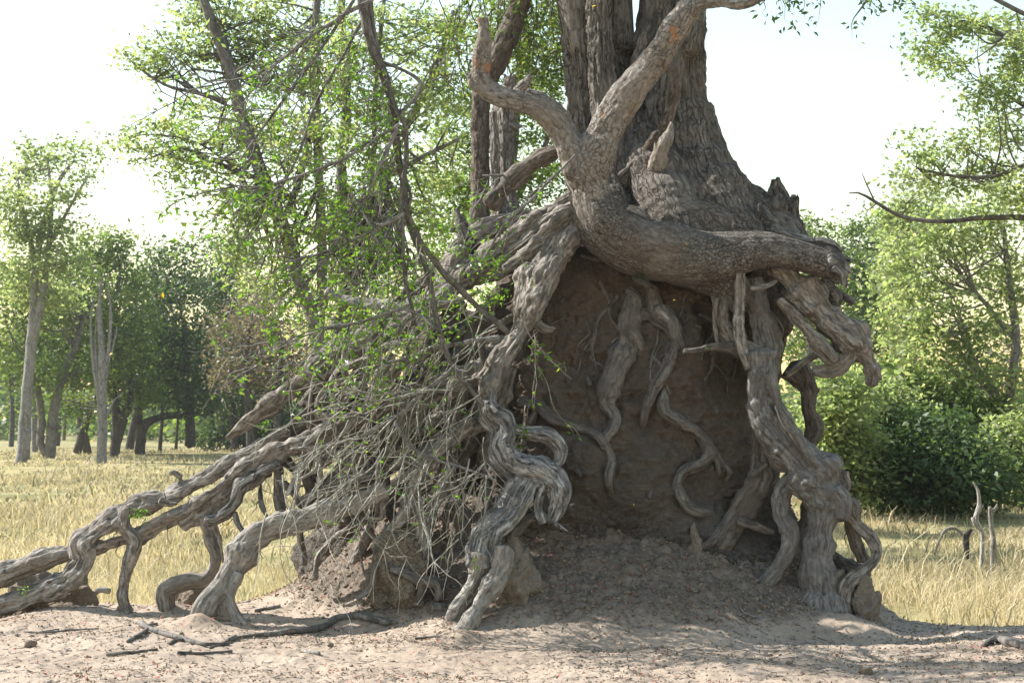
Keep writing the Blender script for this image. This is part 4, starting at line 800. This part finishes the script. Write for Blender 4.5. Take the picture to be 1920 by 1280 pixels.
bg_tree('overhanging_tree', 'tree off the right edge reaching in with light leaves and a long bare twigged bough', 'tree', 20,
    [[(2080, 960, 30), (2070, 600, 26), (2040, 300, 22), (2010, 100, 18), (1990, -100, 14)], [(2050, 420, 9), (1930, 409, 6), (1850, 408, 5), (1760, 415, 4.4), (1690, 405, 4), (1640, 378, 3), (1612, 362, 2), (1592, 362, 1.2)],
     [(1640, 378, 1.6), (1622, 340, 1.1), (1616, 325, .7)], [(1690, 405, 2), (1700, 385, 1.4), (1688, 372, .8)], [(1645, 380, 1.6), (1625, 395, 1.1), (1618, 388, .8)],
     [(2030, 240, 8), (1940, 300, 5), (1860, 330, 4), (1790, 330, 3), (1720, 315, 2)], [(2015, 150, 8), (1930, 110, 6), (1870, 60, 4), (1800, 40, 3), (1740, 70, 2)], [(2020, 60, 7), (1930, 30, 5), (1850, -10, 4)], [(2030, 300, 6), (1950, 220, 4), (1890, 180, 3), (1840, 150, 2)]],
    [(1800, 45, 55, 26), (1740, 90, 38, 26), (1770, 120, 45, 22), (1880, 60, 50, 40), (1900, 150, 50, 40), (1850, 190, 50, 34), (1890, 250, 55, 36), (1790, 270, 50, 26), (1730, 300, 45, 20), (1690, 335, 40, 16), (1770, 345, 55, 22), (1850, 320, 60, 28), (1910, 360, 50, 40), (1740, 30, 30, 20), (1920, 100, 30, 50), (1700, 260, 25, 14)],
    7000, 'leaf_light', 'greywood', .085, 35, depth=1., per=15)
for k, a in enumerate((
    ('light green bush close behind the right roots', 28, [(1560, 800, 60, 80), (1600, 860, 50, 80), (1545, 880, 40, 70), (1570, 740, 50, 50)], 7500, 'leaf_light'),
    ('tall sunlit bush with loose upright sprays beside the right roots', 30, [(1640, 760, 60, 60), (1620, 850, 60, 90), (1680, 800, 50, 60), (1590, 740, 40, 40)], 9000, 'leaf_light'),
    ('dark dense spreading bush low over the grass on the right', 29, [(1740, 840, 90, 80), (1690, 890, 80, 70), (1790, 880, 80, 60), (1840, 910, 70, 40), (1730, 920, 100, 40)], 12500, 'leaf_dark'),
    ('mid green bush behind the dark spreading one', 33, [(1720, 760, 80, 60), (1790, 790, 70, 60), (1850, 800, 60, 60), (1660, 720, 60, 40)], 9000, 'leaf_mid'),
    ('yellowing bush at the right edge', 31, [(1890, 830, 50, 60), (1920, 880, 50, 60), (1850, 850, 30, 40)], 4500, 'leaf_light'))):
    bg_tree('bush', a[0], 'bush', a[1], [[(a[2][1][0], a[2][1][1] + a[2][1][3] * .9, 4), ((a[2][1][0] + b[0]) / 2, b[1] + b[3] * .4, 3), (b[0] + 4, b[1], 2.4), (b[0] - 6, b[1] - b[3] * .6, 1.2)] for b in a[2]], a[2], a[3], a[4], 'darkwood', .15, 60 + k, 'bushes at the right of the mound', depth=.9, per=22, sub=.24)
# the far edge of the wood, too far to count
rs = np.random.RandomState(77); fb = []
for k in range(150):
    Yd = rs.uniform(120, 190); x = rs.uniform(-.50, .50) * Yd; hgt = rs.uniform(5, 9) * (1 if abs(x / Yd + .12) > .06 else .8)
    fb.append(((x, Yd, hgt * .6 - .4), (rs.uniform(3, 5), 3, hgt * .5), 1.))
    fb.append(((x + rs.normal() * 3, Yd - 4, 1.2), (rs.uniform(3, 5), 2, 1.5), .5))
pts, tint, cen = crown_points(fb, 60000, rs, .9, 22, .2)
kind(tag(link('far_wood', leaf_mesh('far_wood', pts, .75, .6, 5, .1, tint), M['leaf_mid']), 'pale far off line of woodland at the back of the grass', 'woodland'), 'stuff')

bg_tree('bush', 'dark low thicket in the shade at the foot of the left wood', 'bush', 86, [[(440, 850, 3), (442, 815, 2)], [(440, 850, 3), (505, 800, 2)]], [(440, 815, 60, 28), (510, 800, 60, 40), (390, 825, 40, 18), (560, 800, 60, 45), (470, 790, 40, 30)], 6000, 'leaf_dark', 'darkwood', .28, 58, sub=.5, depth=1.5, per=26)
for k, (px, pb, pt, w_) in enumerate(((300, 835, 700, 4), (330, 830, 690, 3), (395, 832, 720, 5), (480, 835, 690, 5), (20, 845, 690, 5), (108, 838, 720, 4))):
    bg_tree('thin_tree', ['slim grey trunk under the arching dark limb', 'thin trunk just right of the slim grey one under the dark trees', 'dark upright trunk between the arching limb and the dry tree', 'dark trunk standing under the dry brown tree', 'slim trunk at the left edge behind the tall pale tree', 'slim trunk between the tall pale tree and the leaning dark trunks'][k], 'tree', 80 + 4 * k,
        [[(px, pb, w_), (px + 4, (pb + pt) / 2, w_ * .8), (px - 3, pt, w_ * .5)]], [(px, pt - 10, 40, 34), (px + 10, pt - 50, 40, 34)], 1800, 'leaf_mid', 'darkwood', .27, 140 + k, G1, sub=.5, depth=2)

# ---------------------------------------------------------------- grass
rs = np.random.RandomState(21)
def grass_points(n, y0, y1, keep=None):
    y = y0 + (y1 - y0) * rs.rand(n); x = (rs.rand(n) * 2 - 1) * (y * .40 + .6); return x, y
gxs, gys = [], []
for n, y0, y1 in ((60000, 10.2, 17), (52000, 17, 28), (40000, 28, 48), (26000, 48, 90)):
    x, y = grass_points(n, y0, y1); gxs.append(x); gys.append(y)
x = np.concatenate(gxs); y = np.concatenate(gys)
edge = y - rim(x) - .25 - .5 * noise(np.stack([x * .9, y * .9, x * 0], -1))
patch = fbm(np.stack([x * .35, y * .35, 0 * x], -1), 3)
ok = (edge > 0) & (apron(x, y) < .05 + .1 * (y > 14.5)) & (rs.rand(len(x)) < np.clip(.62 + .9 * patch, .06, 1)) & (rs.rand(len(x)) < np.clip(.25 + edge * .9, 0, 1) ) & ~((x < -1.5) & (y < 12.6 + .8 * noise(np.stack([x, y, x * 0], -1) * 1.5)) & (rs.rand(len(x)) < .75))
x, y, patch = x[ok], y[ok], patch[ok]; n = len(x); z = gz(x, y)
hgt = rs.uniform(.08, .21, n) * (1 + .7 * (x > 2) * (y < 20)) * (1 + .3 * patch) * np.where((x < -1) & (y < 13), .6, 1.) * np.where(y > 20, .85, 1.)
tall = rs.rand(n) < .03; hgt[tall] *= 2.6
a = rs.rand(n) * 6.283; ln = rs.uniform(.15, .75, n) * hgt; wd = np.where(y < 17, .0045, np.where(y < 28, .010, np.where(y < 48, .02, .035))) * rs.uniform(.7, 1.4, n)
pxd = np.stack([np.cos(a), np.sin(a), 0 * a], 1) ; s_ = np.stack([-np.sin(a + 1.), np.cos(a + 1.), 0 * a], 1) * wd[:, None]
B = np.stack([x, y, z - .02], 1); md = B + pxd * (ln * .35)[:, None]; md[:, 2] += hgt * .62; tp = B + pxd * ln[:, None]; tp[:, 2] += hgt * rs.uniform(.75, 1, n)
V = np.stack([B - s_, B + s_, md - s_ * .8, md + s_ * .8, tp - s_ * .2, tp + s_ * .2], 1).reshape(-1, 3); i = np.arange(n)[:, None] * 6
green = np.clip(.55 + .45 * patch + .25 * rs.normal(size=n) - .30 * sstep(16, 30, y), 0, 1)
green = np.clip(green + .32 * (y < 15) + .16, 0, 1)
kind(tag(link('dry_grass', mesh_np('dry_grass', V, [np.vstack([i + np.array([[0, 1, 3, 2]]), i + np.array([[2, 3, 5, 4]])])], False, {'tint': np.repeat(green, 6)}), M['grass']), 'dry straw coloured grass with greener patches around and behind the mound', 'grass'), 'stuff')

# ---------------------------------------------------------------- litter, clods
rs = np.random.RandomState(31)
n = 75000; x = rs.uniform(-4.3, 4.6, n); y = 7.7 + 4.2 * rs.rand(n) ** .9
pk = (rs.rand(n) < np.clip(.20 + .30 * fbm(np.stack([x, y, 0 * x], -1) * 1.3, 2) + .9 * sstep(.02, .2, apron(x, y)), .05, 1)) & (y < rim(x) + .1); x, y = x[pk], y[pk]
pts = np.stack([x, y, gz(x, y) + .006], 1); tt = np.clip(rs.rand(len(x)) * .82, 0, 1); red = rs.rand(len(x)) < .06 + .05 * (x < 1); tt[red] = 1
me = leaf_mesh('leaf_litter', pts, .024, .42, 9, -.03, tt, flat=1.2)
kind(tag(link('leaf_litter', me, M['litter']), 'brown and red fallen leaf scraps strewn over the dusty ground', 'leaf litter'), 'stuff')
n = 2600; x = rs.uniform(-4.3, 4.6, n); y = 7.7 + 3.6 * rs.rand(n); ok = y < rim(x); x, y = x[ok], y[ok]; sk = []
for a, b in zip(x, y):
    an = rs.rand() * 6.28; L = rs.uniform(.02, .09) * rs.uniform(.5, 1.2); e = np.array([a + math.cos(an) * L, b + math.sin(an) * L]); m_ = (np.array([a, b]) + e) / 2 + rs.normal(size=2) * .006
    zz_ = gz(np.array([a, m_[0], e[0]]), np.array([b, m_[1], e[1]])) + .006; r = rs.uniform(.0012, .0028)
    sk.append(np.array([[a, b, zz_[0], r], [m_[0], m_[1], zz_[1], r], [e[0], e[1], zz_[2], r * .6]]))
kind(tag(tubes_obj('twig_litter', sk, M['branch'], None, seg=4, step=.03), 'broken bits of twig scattered over the dusty ground', 'twig litter'), 'stuff')
def ico(seed, r):
    t, u = np.meshgrid(np.linspace(0, 2 * math.pi, 9, endpoint=False), np.linspace(0, math.pi, 6)); V = np.stack([np.cos(t) * np.sin(u), np.sin(t) * np.sin(u), np.cos(u)], -1).reshape(-1, 3)
    V = V * (1 + .35 * noise(V * 1.7 + seed * 5.1)[:, None] + .2 * noise(V * 4 + seed)[:, None]) * np.array([1, 1, .7]); return V * r
i = np.arange(5)[:, None] * 9; j = np.arange(9)[None, :]; icoQ = np.stack([i + j, i + 9 + j, i + 9 + (j + 1) % 9, i + (j + 1) % 9], -1).reshape(-1, 4)
protos = [ico(k, 1) for k in range(14)]
n = 9000; x = rs.uniform(-4.3, 4.6, n); y = 7.7 + 4.3 * rs.rand(n); ap_ = apron(x, y)
ok = (rs.rand(n) < .22 + .9 * (ap_ > .05)) & (y < rim(x) + .1); x, y = x[ok], y[ok]; n = len(x); z = gz(x, y); r = .003 + .012 * rs.rand(n) ** 3 + .014 * (apron(x, y) > .1) * rs.rand(n) ** 2
V = np.concatenate([protos[k % 14] * r[k] + np.array([x[k], y[k], z[k] + r[k] * .25]) for k in range(n)])
kind(tag(link('soil_crumbs', mesh_np('soil_crumbs', V, [np.concatenate([icoQ + 54 * k for k in range(n)])]), M['clod']), 'dry soil crumbs and small clods over the ground', 'soil crumbs'), 'stuff')
for k, (px, py, r, lab) in enumerate(((1622, 1254, .036, 'rounded brown clod on the bare ground at the lower right'), (57, 1211, .034, 'brown clod on the bare ground at the lower left'), (1480, 1240, .02, 'small clod left of the rounded brown one'), (620, 1205, .018, 'tiny dark clod just in front of the long fallen branch'))):
    v = P(px, py, 1); d_ = v - np.array([0, 0, CAM_H]); t = CAM_H / -d_[2]; c = np.array([0, 0, CAM_H]) + d_ * t; zc = float(gz(c[0], c[1])[0])
    o = lump('dirt_clod', (c[0], c[1], zc + r * .45), (r, r * .9, r * .75), M['clod'], None, 30 + k, .35, 40, 26, crack=0); tag(o, lab, 'clod')
# ---------------------------------------------------------------- fallen branches
def onground(px, py):
    o = np.array([0, 0, CAM_H]); d = P(px, py, 1.) - o
    ts = np.linspace(7, 14, 1400); z = ground_z(d[0] * ts, d[1] * ts, False)[0]; h = CAM_H + d[2] * ts
    k = np.argmax(h <= z); t = ts[k]; return o + d * t
def fallen(label, paths, mat='branch', name='fallen_branch', cat='branch', seed=0):
    gs = []
    for path in paths:
        q = []
        for px, py, hw in path:
            c = onground(px, py); r = PR(hw, c[1]); q.append([c[0], c[1], float(gz(c[0], c[1])[0]) + r * .7 + .004, r])
        gs.append(np.array(q))
    base = gs[0][0]
    o = tubes_obj(name, gs, M[mat], None, seg=12, step=.015, seed=seed, wob=.25, lump=.2)
    return tag(o, label, cat)
fallen('long curved dark branch lying in front of the clay stump', [[(440, 1197, 3), (500, 1193, 5), (560, 1187, 6), (600, 1180, 6.5), (625, 1168, 6.5), (655, 1162, 6.5), (700, 1166, 6.5), (730, 1172, 6)], [(440, 1197, 4), (420, 1208, 4), (395, 1216, 3)]], seed=1)
fallen('forked dark branch with a broken upper end on the ground at left', [[(264, 1174, 6), (285, 1184, 5), (320, 1196, 5), (350, 1203, 5), (385, 1212, 4), (430, 1210, 3)], [(275, 1184, 4), (262, 1194, 4), (240, 1205, 3.5)], [(264, 1176, 3), (295, 1171, 2)], [(345, 1203, 4), (325, 1206, 3.5), (318, 1210, 3)]], seed=2)
fallen('straight brown stick lying across the foreground', [[(333, 1229, 3.5), (375, 1227, 3), (435, 1223, 2.5)]], seed=3)
fallen('short straight stick nearest the camera at left', [[(200, 1230, 3), (240, 1228, 3), (295, 1219, 2.5)]], seed=4)
fallen('thin pair of crossed twigs lying at the far left', [[(45, 1185, 1.6), (80, 1188, 2), (130, 1184, 2), (185, 1180, 1.5)], [(70, 1188, 1.5), (110, 1181, 1.4)]], seed=5)
fallen('short broken stick under the smooth pale root', [[(478, 1148, 3), (505, 1143, 3), (525, 1140, 3)]], seed=6)
fallen('thin pale twig lying in the shadow at right', [[(1385, 1134, 1.4), (1395, 1150, 1.6), (1420, 1160, 1.4)]], 'root_pale', seed=7)
fallen('thin stick beside the foot of the pale front root', [[(778, 1198, 1.8), (815, 1196, 1.8), (850, 1196, 1.4)]], seed=8)
fallen('dark rotten log end on the shaded ground at the right edge', [[(1845, 1212, 5), (1870, 1206, 8), (1900, 1212, 10), (1945, 1222, 12)], [(1850, 1208, 4), (1862, 1203, 5), (1880, 1205, 4)]], 'rotten', seed=9)
fallen('small pale bone like stick on the bare ground', [[(567, 1221, 3), (582, 1224, 4), (598, 1228, 3)]], 'root_pale', seed=10)

# dead wood standing in the right field
def fieldwood(name, label, cat, paths, Yd, mat='palewood', group=None):
    q = [px_path(p, Yd) for p in paths]; q[0][0, 2] -= .15
    return tag(tubes_obj(name, q, M[mat], None, seg=12, step=.03, seed=len(label), wob=.18, lump=.18), label, cat, group)
fieldwood('dead_sapling', 'pale twisted dead stem, taller of the two standing in the right field', 'sapling', [[(1838, 1052, 4), (1842, 1000, 4), (1830, 975, 5), (1836, 945, 4), (1834, 920, 3), (1825, 903, 1.5)], [(1836, 960, 3), (1842, 945, 2)], [(1830, 985, 4), (1823, 970, 3)]], 17.5, 'root_pale')
fieldwood('dead_sapling', 'grey split dead stem, shorter of the two standing in the right field', 'sapling', [[(1862, 1055, 4.5), (1861, 1010, 5), (1858, 975, 4.5), (1857, 950, 3)], [(1859, 965, 3), (1870, 945, 1.6)]], 17.6, 'root_pale')
fieldwood('arched_stick', 'whitish bowed dead stick arching out of the grass in the right field', 'stick', [[(1752, 1016, 2), (1768, 998, 2.5), (1785, 990, 3), (1800, 996, 3), (1815, 1020, 3)]], 18, 'root_pale')
fieldwood('dead_stub', 'dark stub of dead wood beside the bowed stick', 'stub', [[(1815, 1025, 5), (1812, 1005, 6), (1822, 992, 3)]], 18, 'darkwood')
fieldwood('pale_log', 'short pale log lying on the dry grass behind the thin dangling root', 'log', [[(165, 1102, 3), (185, 1106, 6), (205, 1107, 5)]], 12.5, 'root_pale')

# ---------------------------------------------------------------- straggling thorny shrub hanging over the left roots
rs = np.random.RandomState(41)
shrub = thing('hanging_shrub', 'straggling thorny shrub of dark stems and tangled pale twigs hanging over the left roots', 'shrub', P(905, 760, 10.3))
stems_px = [
    [(672, -60, 11, 10.0), (680, 0, 10), (693, 70, 9.5), (712, 120, 9), (728, 175, 8.5), (742, 235, 8), (748, 300, 7), (758, 370, 6.5), (768, 420, 6), (790, 480, 6), (812, 560, 6), (826, 630, 5.5), (852, 690, 5), (885, 735, 4.5), (905, 762, 4, 10.4)],
    [(690, -40, 6, 10.1), (700, 60, 5), (735, 190, 5), (758, 230, 5), (762, 300, 5), (752, 360, 4.5), (754, 430, 4), (760, 520, 3.5), (780, 610, 3)],
    [(748, 370, 4, 10.1), (790, 450, 5), (830, 510, 5.5), (880, 560, 6), (920, 595, 6), (950, 625, 5, 10.6)],
    [(935, 632, 5, 10.5), (880, 642, 5), (830, 650, 4.5), (770, 670, 4), (700, 690, 3), (640, 720, 2)],
    [(745, 225, 4, 10.1), (790, 160, 4), (770, 140, 3.5), (720, 118, 3)],
    [(850, 690, 4, 10.2), (790, 740, 4), (730, 790, 3.5), (670, 820, 3), (600, 840, 2), (540, 870, 1.5)],
    [(740, 790, 3.5, 10.1), (775, 840, 3.5), (830, 865, 3), (880, 880, 2.5), (930, 900, 2)],
    [(748, 235, 4, 10.0), (700, 262, 3.5), (640, 300, 3), (560, 330, 2.5), (490, 350, 2), (420, 345, 1.5)],
    [(700, 0, 4, 9.9), (640, 30, 4), (580, 70, 3.5), (500, 130, 3), (420, 155, 2.2), (350, 170, 1.5)],
    [(664, 0, 3.5, 9.9), (610, 80, 3), (560, 150, 3), (500, 230, 2.5), (450, 300, 2)],
    [(690, 20, 3, 10.2), (640, 110, 3), (590, 200, 3), (560, 290, 2.5), (500, 400, 2), (450, 470, 1.4)],
    [(745, 240, 4, 9.9), (720, 290, 3.5), (700, 340, 3), (670, 400, 3), (620, 470, 2.5), (570, 540, 2)],
    [(760, 400, 3.5, 9.9), (700, 430, 3), (620, 470, 2.6), (540, 490, 2)],
    [(826, 620, 3.5, 10.0), (760, 580, 3), (690, 600, 2.6), (600, 620, 2), (520, 650, 1.4)],
    [(760, 330, 3.5, 10.2), (770, 380, 3), (735, 420, 3), (700, 500, 2.5), (660, 600, 2), (620, 700, 1.5)],
    [(905, 330, 2.4, 10.6), (945, 330, 2.4), (955, 345, 2)],
    [(1080, 290, 2, 10.4), (1030, 340, 2.2), (985, 385, 2.4), (940, 430, 2.2), (910, 480, 2)],
]
stems = [px_path(p) for p in stems_px]
tubes_obj('stem', stems[:3], M['vine'], shrub, seg=12, step=.025, seed=70, wob=.35, lump=.2)
tubes_obj('branches', stems[3:], M['vine'], shrub, seg=8, step=.03, seed=80, wob=.35, lump=.15)
twigs, leaves, small = [], [], []
def twig(s, d, L, r, sag, lv, kids=2, leafy=0.):
    k = max(5, int(L / .07)); q = []; p = np.array(s, float); d = np.array(d, float) / np.linalg.norm(d)
    for i in range(k + 1):
        u = i / k; q.append(list(p) + [max(.0016, r * (1 - .7 * u))])
        d = d + rs.normal(size=3) * np.array([.19, .17, .19]) + np.array([0, 0, -sag]); d /= np.linalg.norm(d); p = p + d * L / k
    q = np.array(q); twigs.append(q)
    if kids > 0:
        for m in range(rs.poisson(kids * L / .4)):
            i = rs.randint(1, k); dd = (q[i + 1, :3] - q[i, :3]); dd = dd / np.linalg.norm(dd) + rs.normal(size=3) * .55
            twig(q[i, :3], dd, L * rs.uniform(.18, .5), r * .6, sag * .8, lv, kids - 1, leafy)
    if leafy:
        for i in range(1, k + 1):
            if rs.rand() < leafy:
                for _ in range(rs.randint(1, 4)): leaves.append(q[i, :3] + rs.normal(size=3) * .012)
    return q
def along(st, n, lo=.1, hi=1.):
    S_ = spline(st, .02)[0]; i = rs.uniform(lo, hi, n) * (len(S_) - 1); return S_[i.astype(int)]
# upper fan: twigs sweeping down and left with fresh leaves
for st, n, lf in ((stems[0], 34, .5), (stems[1], 26, .5), (stems[7], 34, .6), (stems[8], 32, .35), (stems[9], 26, .35), (stems[10], 26, .6), (stems[11], 28, .6), (stems[12], 24, .6), (stems[14], 22, .6), (stems[4], 12, .4), (stems[13], 20, .5), (stems[15], 5, .7), (stems[16], 12, .5)):
    for s in along(st, n):
        twig(s[:3], (-.75 + rs.normal() * .55, rs.normal() * .35, -.55 + rs.normal() * .5), rs.uniform(.25, .8), rs.uniform(.0030, .0058), .05, 0, 1.7, lf * .6)
upper = len(twigs)
# lower tangle: bare pale twigs, drooping left and down to the ground
def inbox(px0, px1, py0, py1, Ya, Yb): return P(rs.uniform(px0, px1), rs.uniform(py0, py1), rs.uniform(Ya, Yb))
for st, n in ((stems[0], 17), (stems[2], 10), (stems[3], 16), (stems[5], 20), (stems[6], 18), (stems[13], 6)):
    for s in along(st, n, .35 if st is stems[0] else .05):
        twig(s[:3], (-.70 + rs.normal() * .5, rs.normal() * .3, -.75 + rs.normal() * .35), rs.uniform(.4, 1.05), rs.uniform(.0036, .0066), .05, 0, 1.5, .02)
for k in range(44):
    s = inbox(640, 930, 700, 940, 9.9, 10.5)
    twig(s, (-.55 + rs.normal() * .55, rs.normal() * .25, -.7 + rs.normal() * .4), rs.uniform(.35, .85), rs.uniform(.0036, .0064), .05, 0, 1.5, .02)
for px, py, L in ((560, 880, .9), (530, 890, .95), (600, 870, 1.05), (720, 840, .95), (760, 850, 1.15), (800, 860, 1.0), (690, 860, .9), (840, 880, .5), (640, 860, .9), (860, 1010, .5), (500, 960, .6), (880, 860, .6)):
    twig(P(px, py, 10.05), (-.12 + rs.normal() * .15, rs.normal() * .1, -1), L, .0058, .03, 0, 1.6, .01)
# a leafy sprig before the mound face, and leaf tufts on the roots
for s_, d_, L in (((985, 610), (.5, 0, -.8), .55), ((1010, 690), (.7, 0, -.5), .55), ((1000, 620), (.1, 0, -1), .6), ((970, 470), (.1, 0, -1), .3), ((1000, 440), (-.6, 0, -.6), .5), ((985, 760), (.1, 0, -.9), .35)):
    twig(P(*s_, 10.45), d_, L, .0035, .03, 0, 2, .35)
tubes_obj('leafy_twigs', twigs[:upper], M['vine'], shrub, seg=4, step=.05, seed=90)['kind'] = 'stuff'
tubes_obj('bare_twigs', twigs[upper:], M['twig'], shrub, seg=4, step=.05, seed=95)['kind'] = 'stuff'
for px, py, n, sp_ in ((915, 545, 60, .09), (850, 565, 80, .12), (720, 620, 120, .18), (680, 560, 120, .2), (640, 640, 90, .16), (760, 640, 80, .16), (800, 690, 60, .15), (780, 540, 110, .2), (740, 480, 90, .2), (820, 620, 70, .15), (600, 620, 60, .2), (560, 690, 40, .2), (700, 700, 50, .15), (880, 480, 40, .12), (840, 420, 40, .2), (540, 250, 60, .3), (450, 300, 60, .3), (600, 330, 60, .3), (520, 430, 60, .25), (640, 450, 60, .25), (700, 390, 40, .25), (600, 560, 50, .2)):
    c = P(px, py, 10.5 if py > 500 else 10.1); leaves += list(c + rs.normal(size=(n, 3)) * np.array([sp_, sp_, sp_ * .6]))
lv = np.array(leaves); lv = lv[rs.rand(len(lv)) < .9]
f = link('foliage', leaf_mesh('foliage', lv, .052, .42, 12, .2), M['leaf_shrub'], shrub); f['kind'] = 'stuff'
print('shrub twigs', len(twigs), 'leaves', len(lv))

# tufts growing on roots
def tuft(label, px, py, Yd, n, spr, hang=False, mat='leaf_shrub', ln=.03):
    c = P(px, py, Yd); t = thing('root_tuft', label, 'plant tuft', c, None); tb = []
    for k in range(n // 3):
        d = rs.normal(size=3) * np.array([1, .6, .5]) + np.array([0, -.4, -.9 if hang else .7]); d /= np.linalg.norm(d); e = c + d * spr * rs.uniform(.5, 1.4)
        tb.append(np.array([list(c + rs.normal(size=3) * spr * .15) + [.0018], list((c + e) / 2 + rs.normal(size=3) * spr * .15) + [.0015], list(e) + [.001]]))
    tubes_obj('stalks', tb, M['vine'], t, seg=4, step=.02); q = c + rs.normal(size=(n, 3)) * spr * np.array([.5, .35, .4]) + np.array([0, -.03, 0])
    link('leaves', leaf_mesh('leaves', q, ln, .45, px), M[mat], t)
tuft('small green tuft rooted where the snaking left roots join', 262, 962, 10.75, 70, .07)
tuft('mossy green patch on the low root at the far left edge', 48, 1104, 10.85, 40, .05, ln=.02)
tuft('dark hanging tuft with a few green leaves under the smooth collar root', 1203, 515, 10.92, 120, .075, True, 'leaf_dark', .022)
tuft('tiny green tuft in the hollow of the arched root on the mound face', 1328, 653, 10.85, 22, .025, ln=.018)
tuft('bright leafy tuft on the soil left of the broad flat root', 915, 560, 10.9, 130, .11, ln=.034)
tuft('leafy tuft at the end of the long root left of the twigs', 500, 800, 10.85, 50, .06, ln=.03)

# ---------------------------------------------------------------- leaves falling through the air
for k, (px, py, Yd, s, lab) in enumerate(((1111, 14, 10.2, .05, 'yellow leaf falling in front of the top of the great trunk'), (1187, 945, 9.4, .042, 'orange yellow leaf falling in front of the shaded mound face'), (1285, 457, 10, .035, 'yellow leaf falling before the smooth collar root'), (1264, 561, 10.3, .03, 'small yellow leaf falling below the collar root'), (1586, 520, 14, .05, 'yellow leaf in the air right of the broken root end'), (305, 548, 14, .05, 'yellow leaf in the air before the large dark trees'), (212, 662, 14, .05, 'orange leaf in the air beside the pale dead stems'), (174, 826, 14, .06, 'orange leaf in the air low before the leaning dark trunks'))):
    o = link('falling_leaf', leaf_mesh('falling_leaf', np.array([P(px, py, Yd)]), s, .5, 200 + k, .8), M['leaf_fall']); tag(o, lab, 'leaf')

# ---------------------------------------------------------------- dusty air
hz = 18.5
v, q = [], []
for a in (-190, 190):
    for b in (-32, 205):
        for c in (-3, hz): v.append((a, b, c))
hb = link('haze', mesh_np('haze', np.array(v, float), [np.array([[0, 1, 3, 2], [4, 6, 7, 5], [0, 4, 5, 1], [2, 3, 7, 6], [0, 2, 6, 4], [1, 5, 7, 3]])], False)); hb['kind'] = 'stuff'
hm = bpy.data.materials.new('dusty_air'); hm.use_nodes = True; hn = hm.node_tree; hn.nodes.clear()
ho = hn.nodes.new('ShaderNodeOutputMaterial'); hv = hn.nodes.new('ShaderNodeVolumePrincipled'); hv.inputs['Color'].default_value = (.93, .95, 1, 1); hv.inputs['Density'].default_value = .00032; hv.inputs['Anisotropy'].default_value = .35
hn.links.new(hv.outputs[0], ho.inputs[1]); hb.data.materials.append(hm); tag(hb, 'thin dusty haze in the air over the grassland', 'haze')
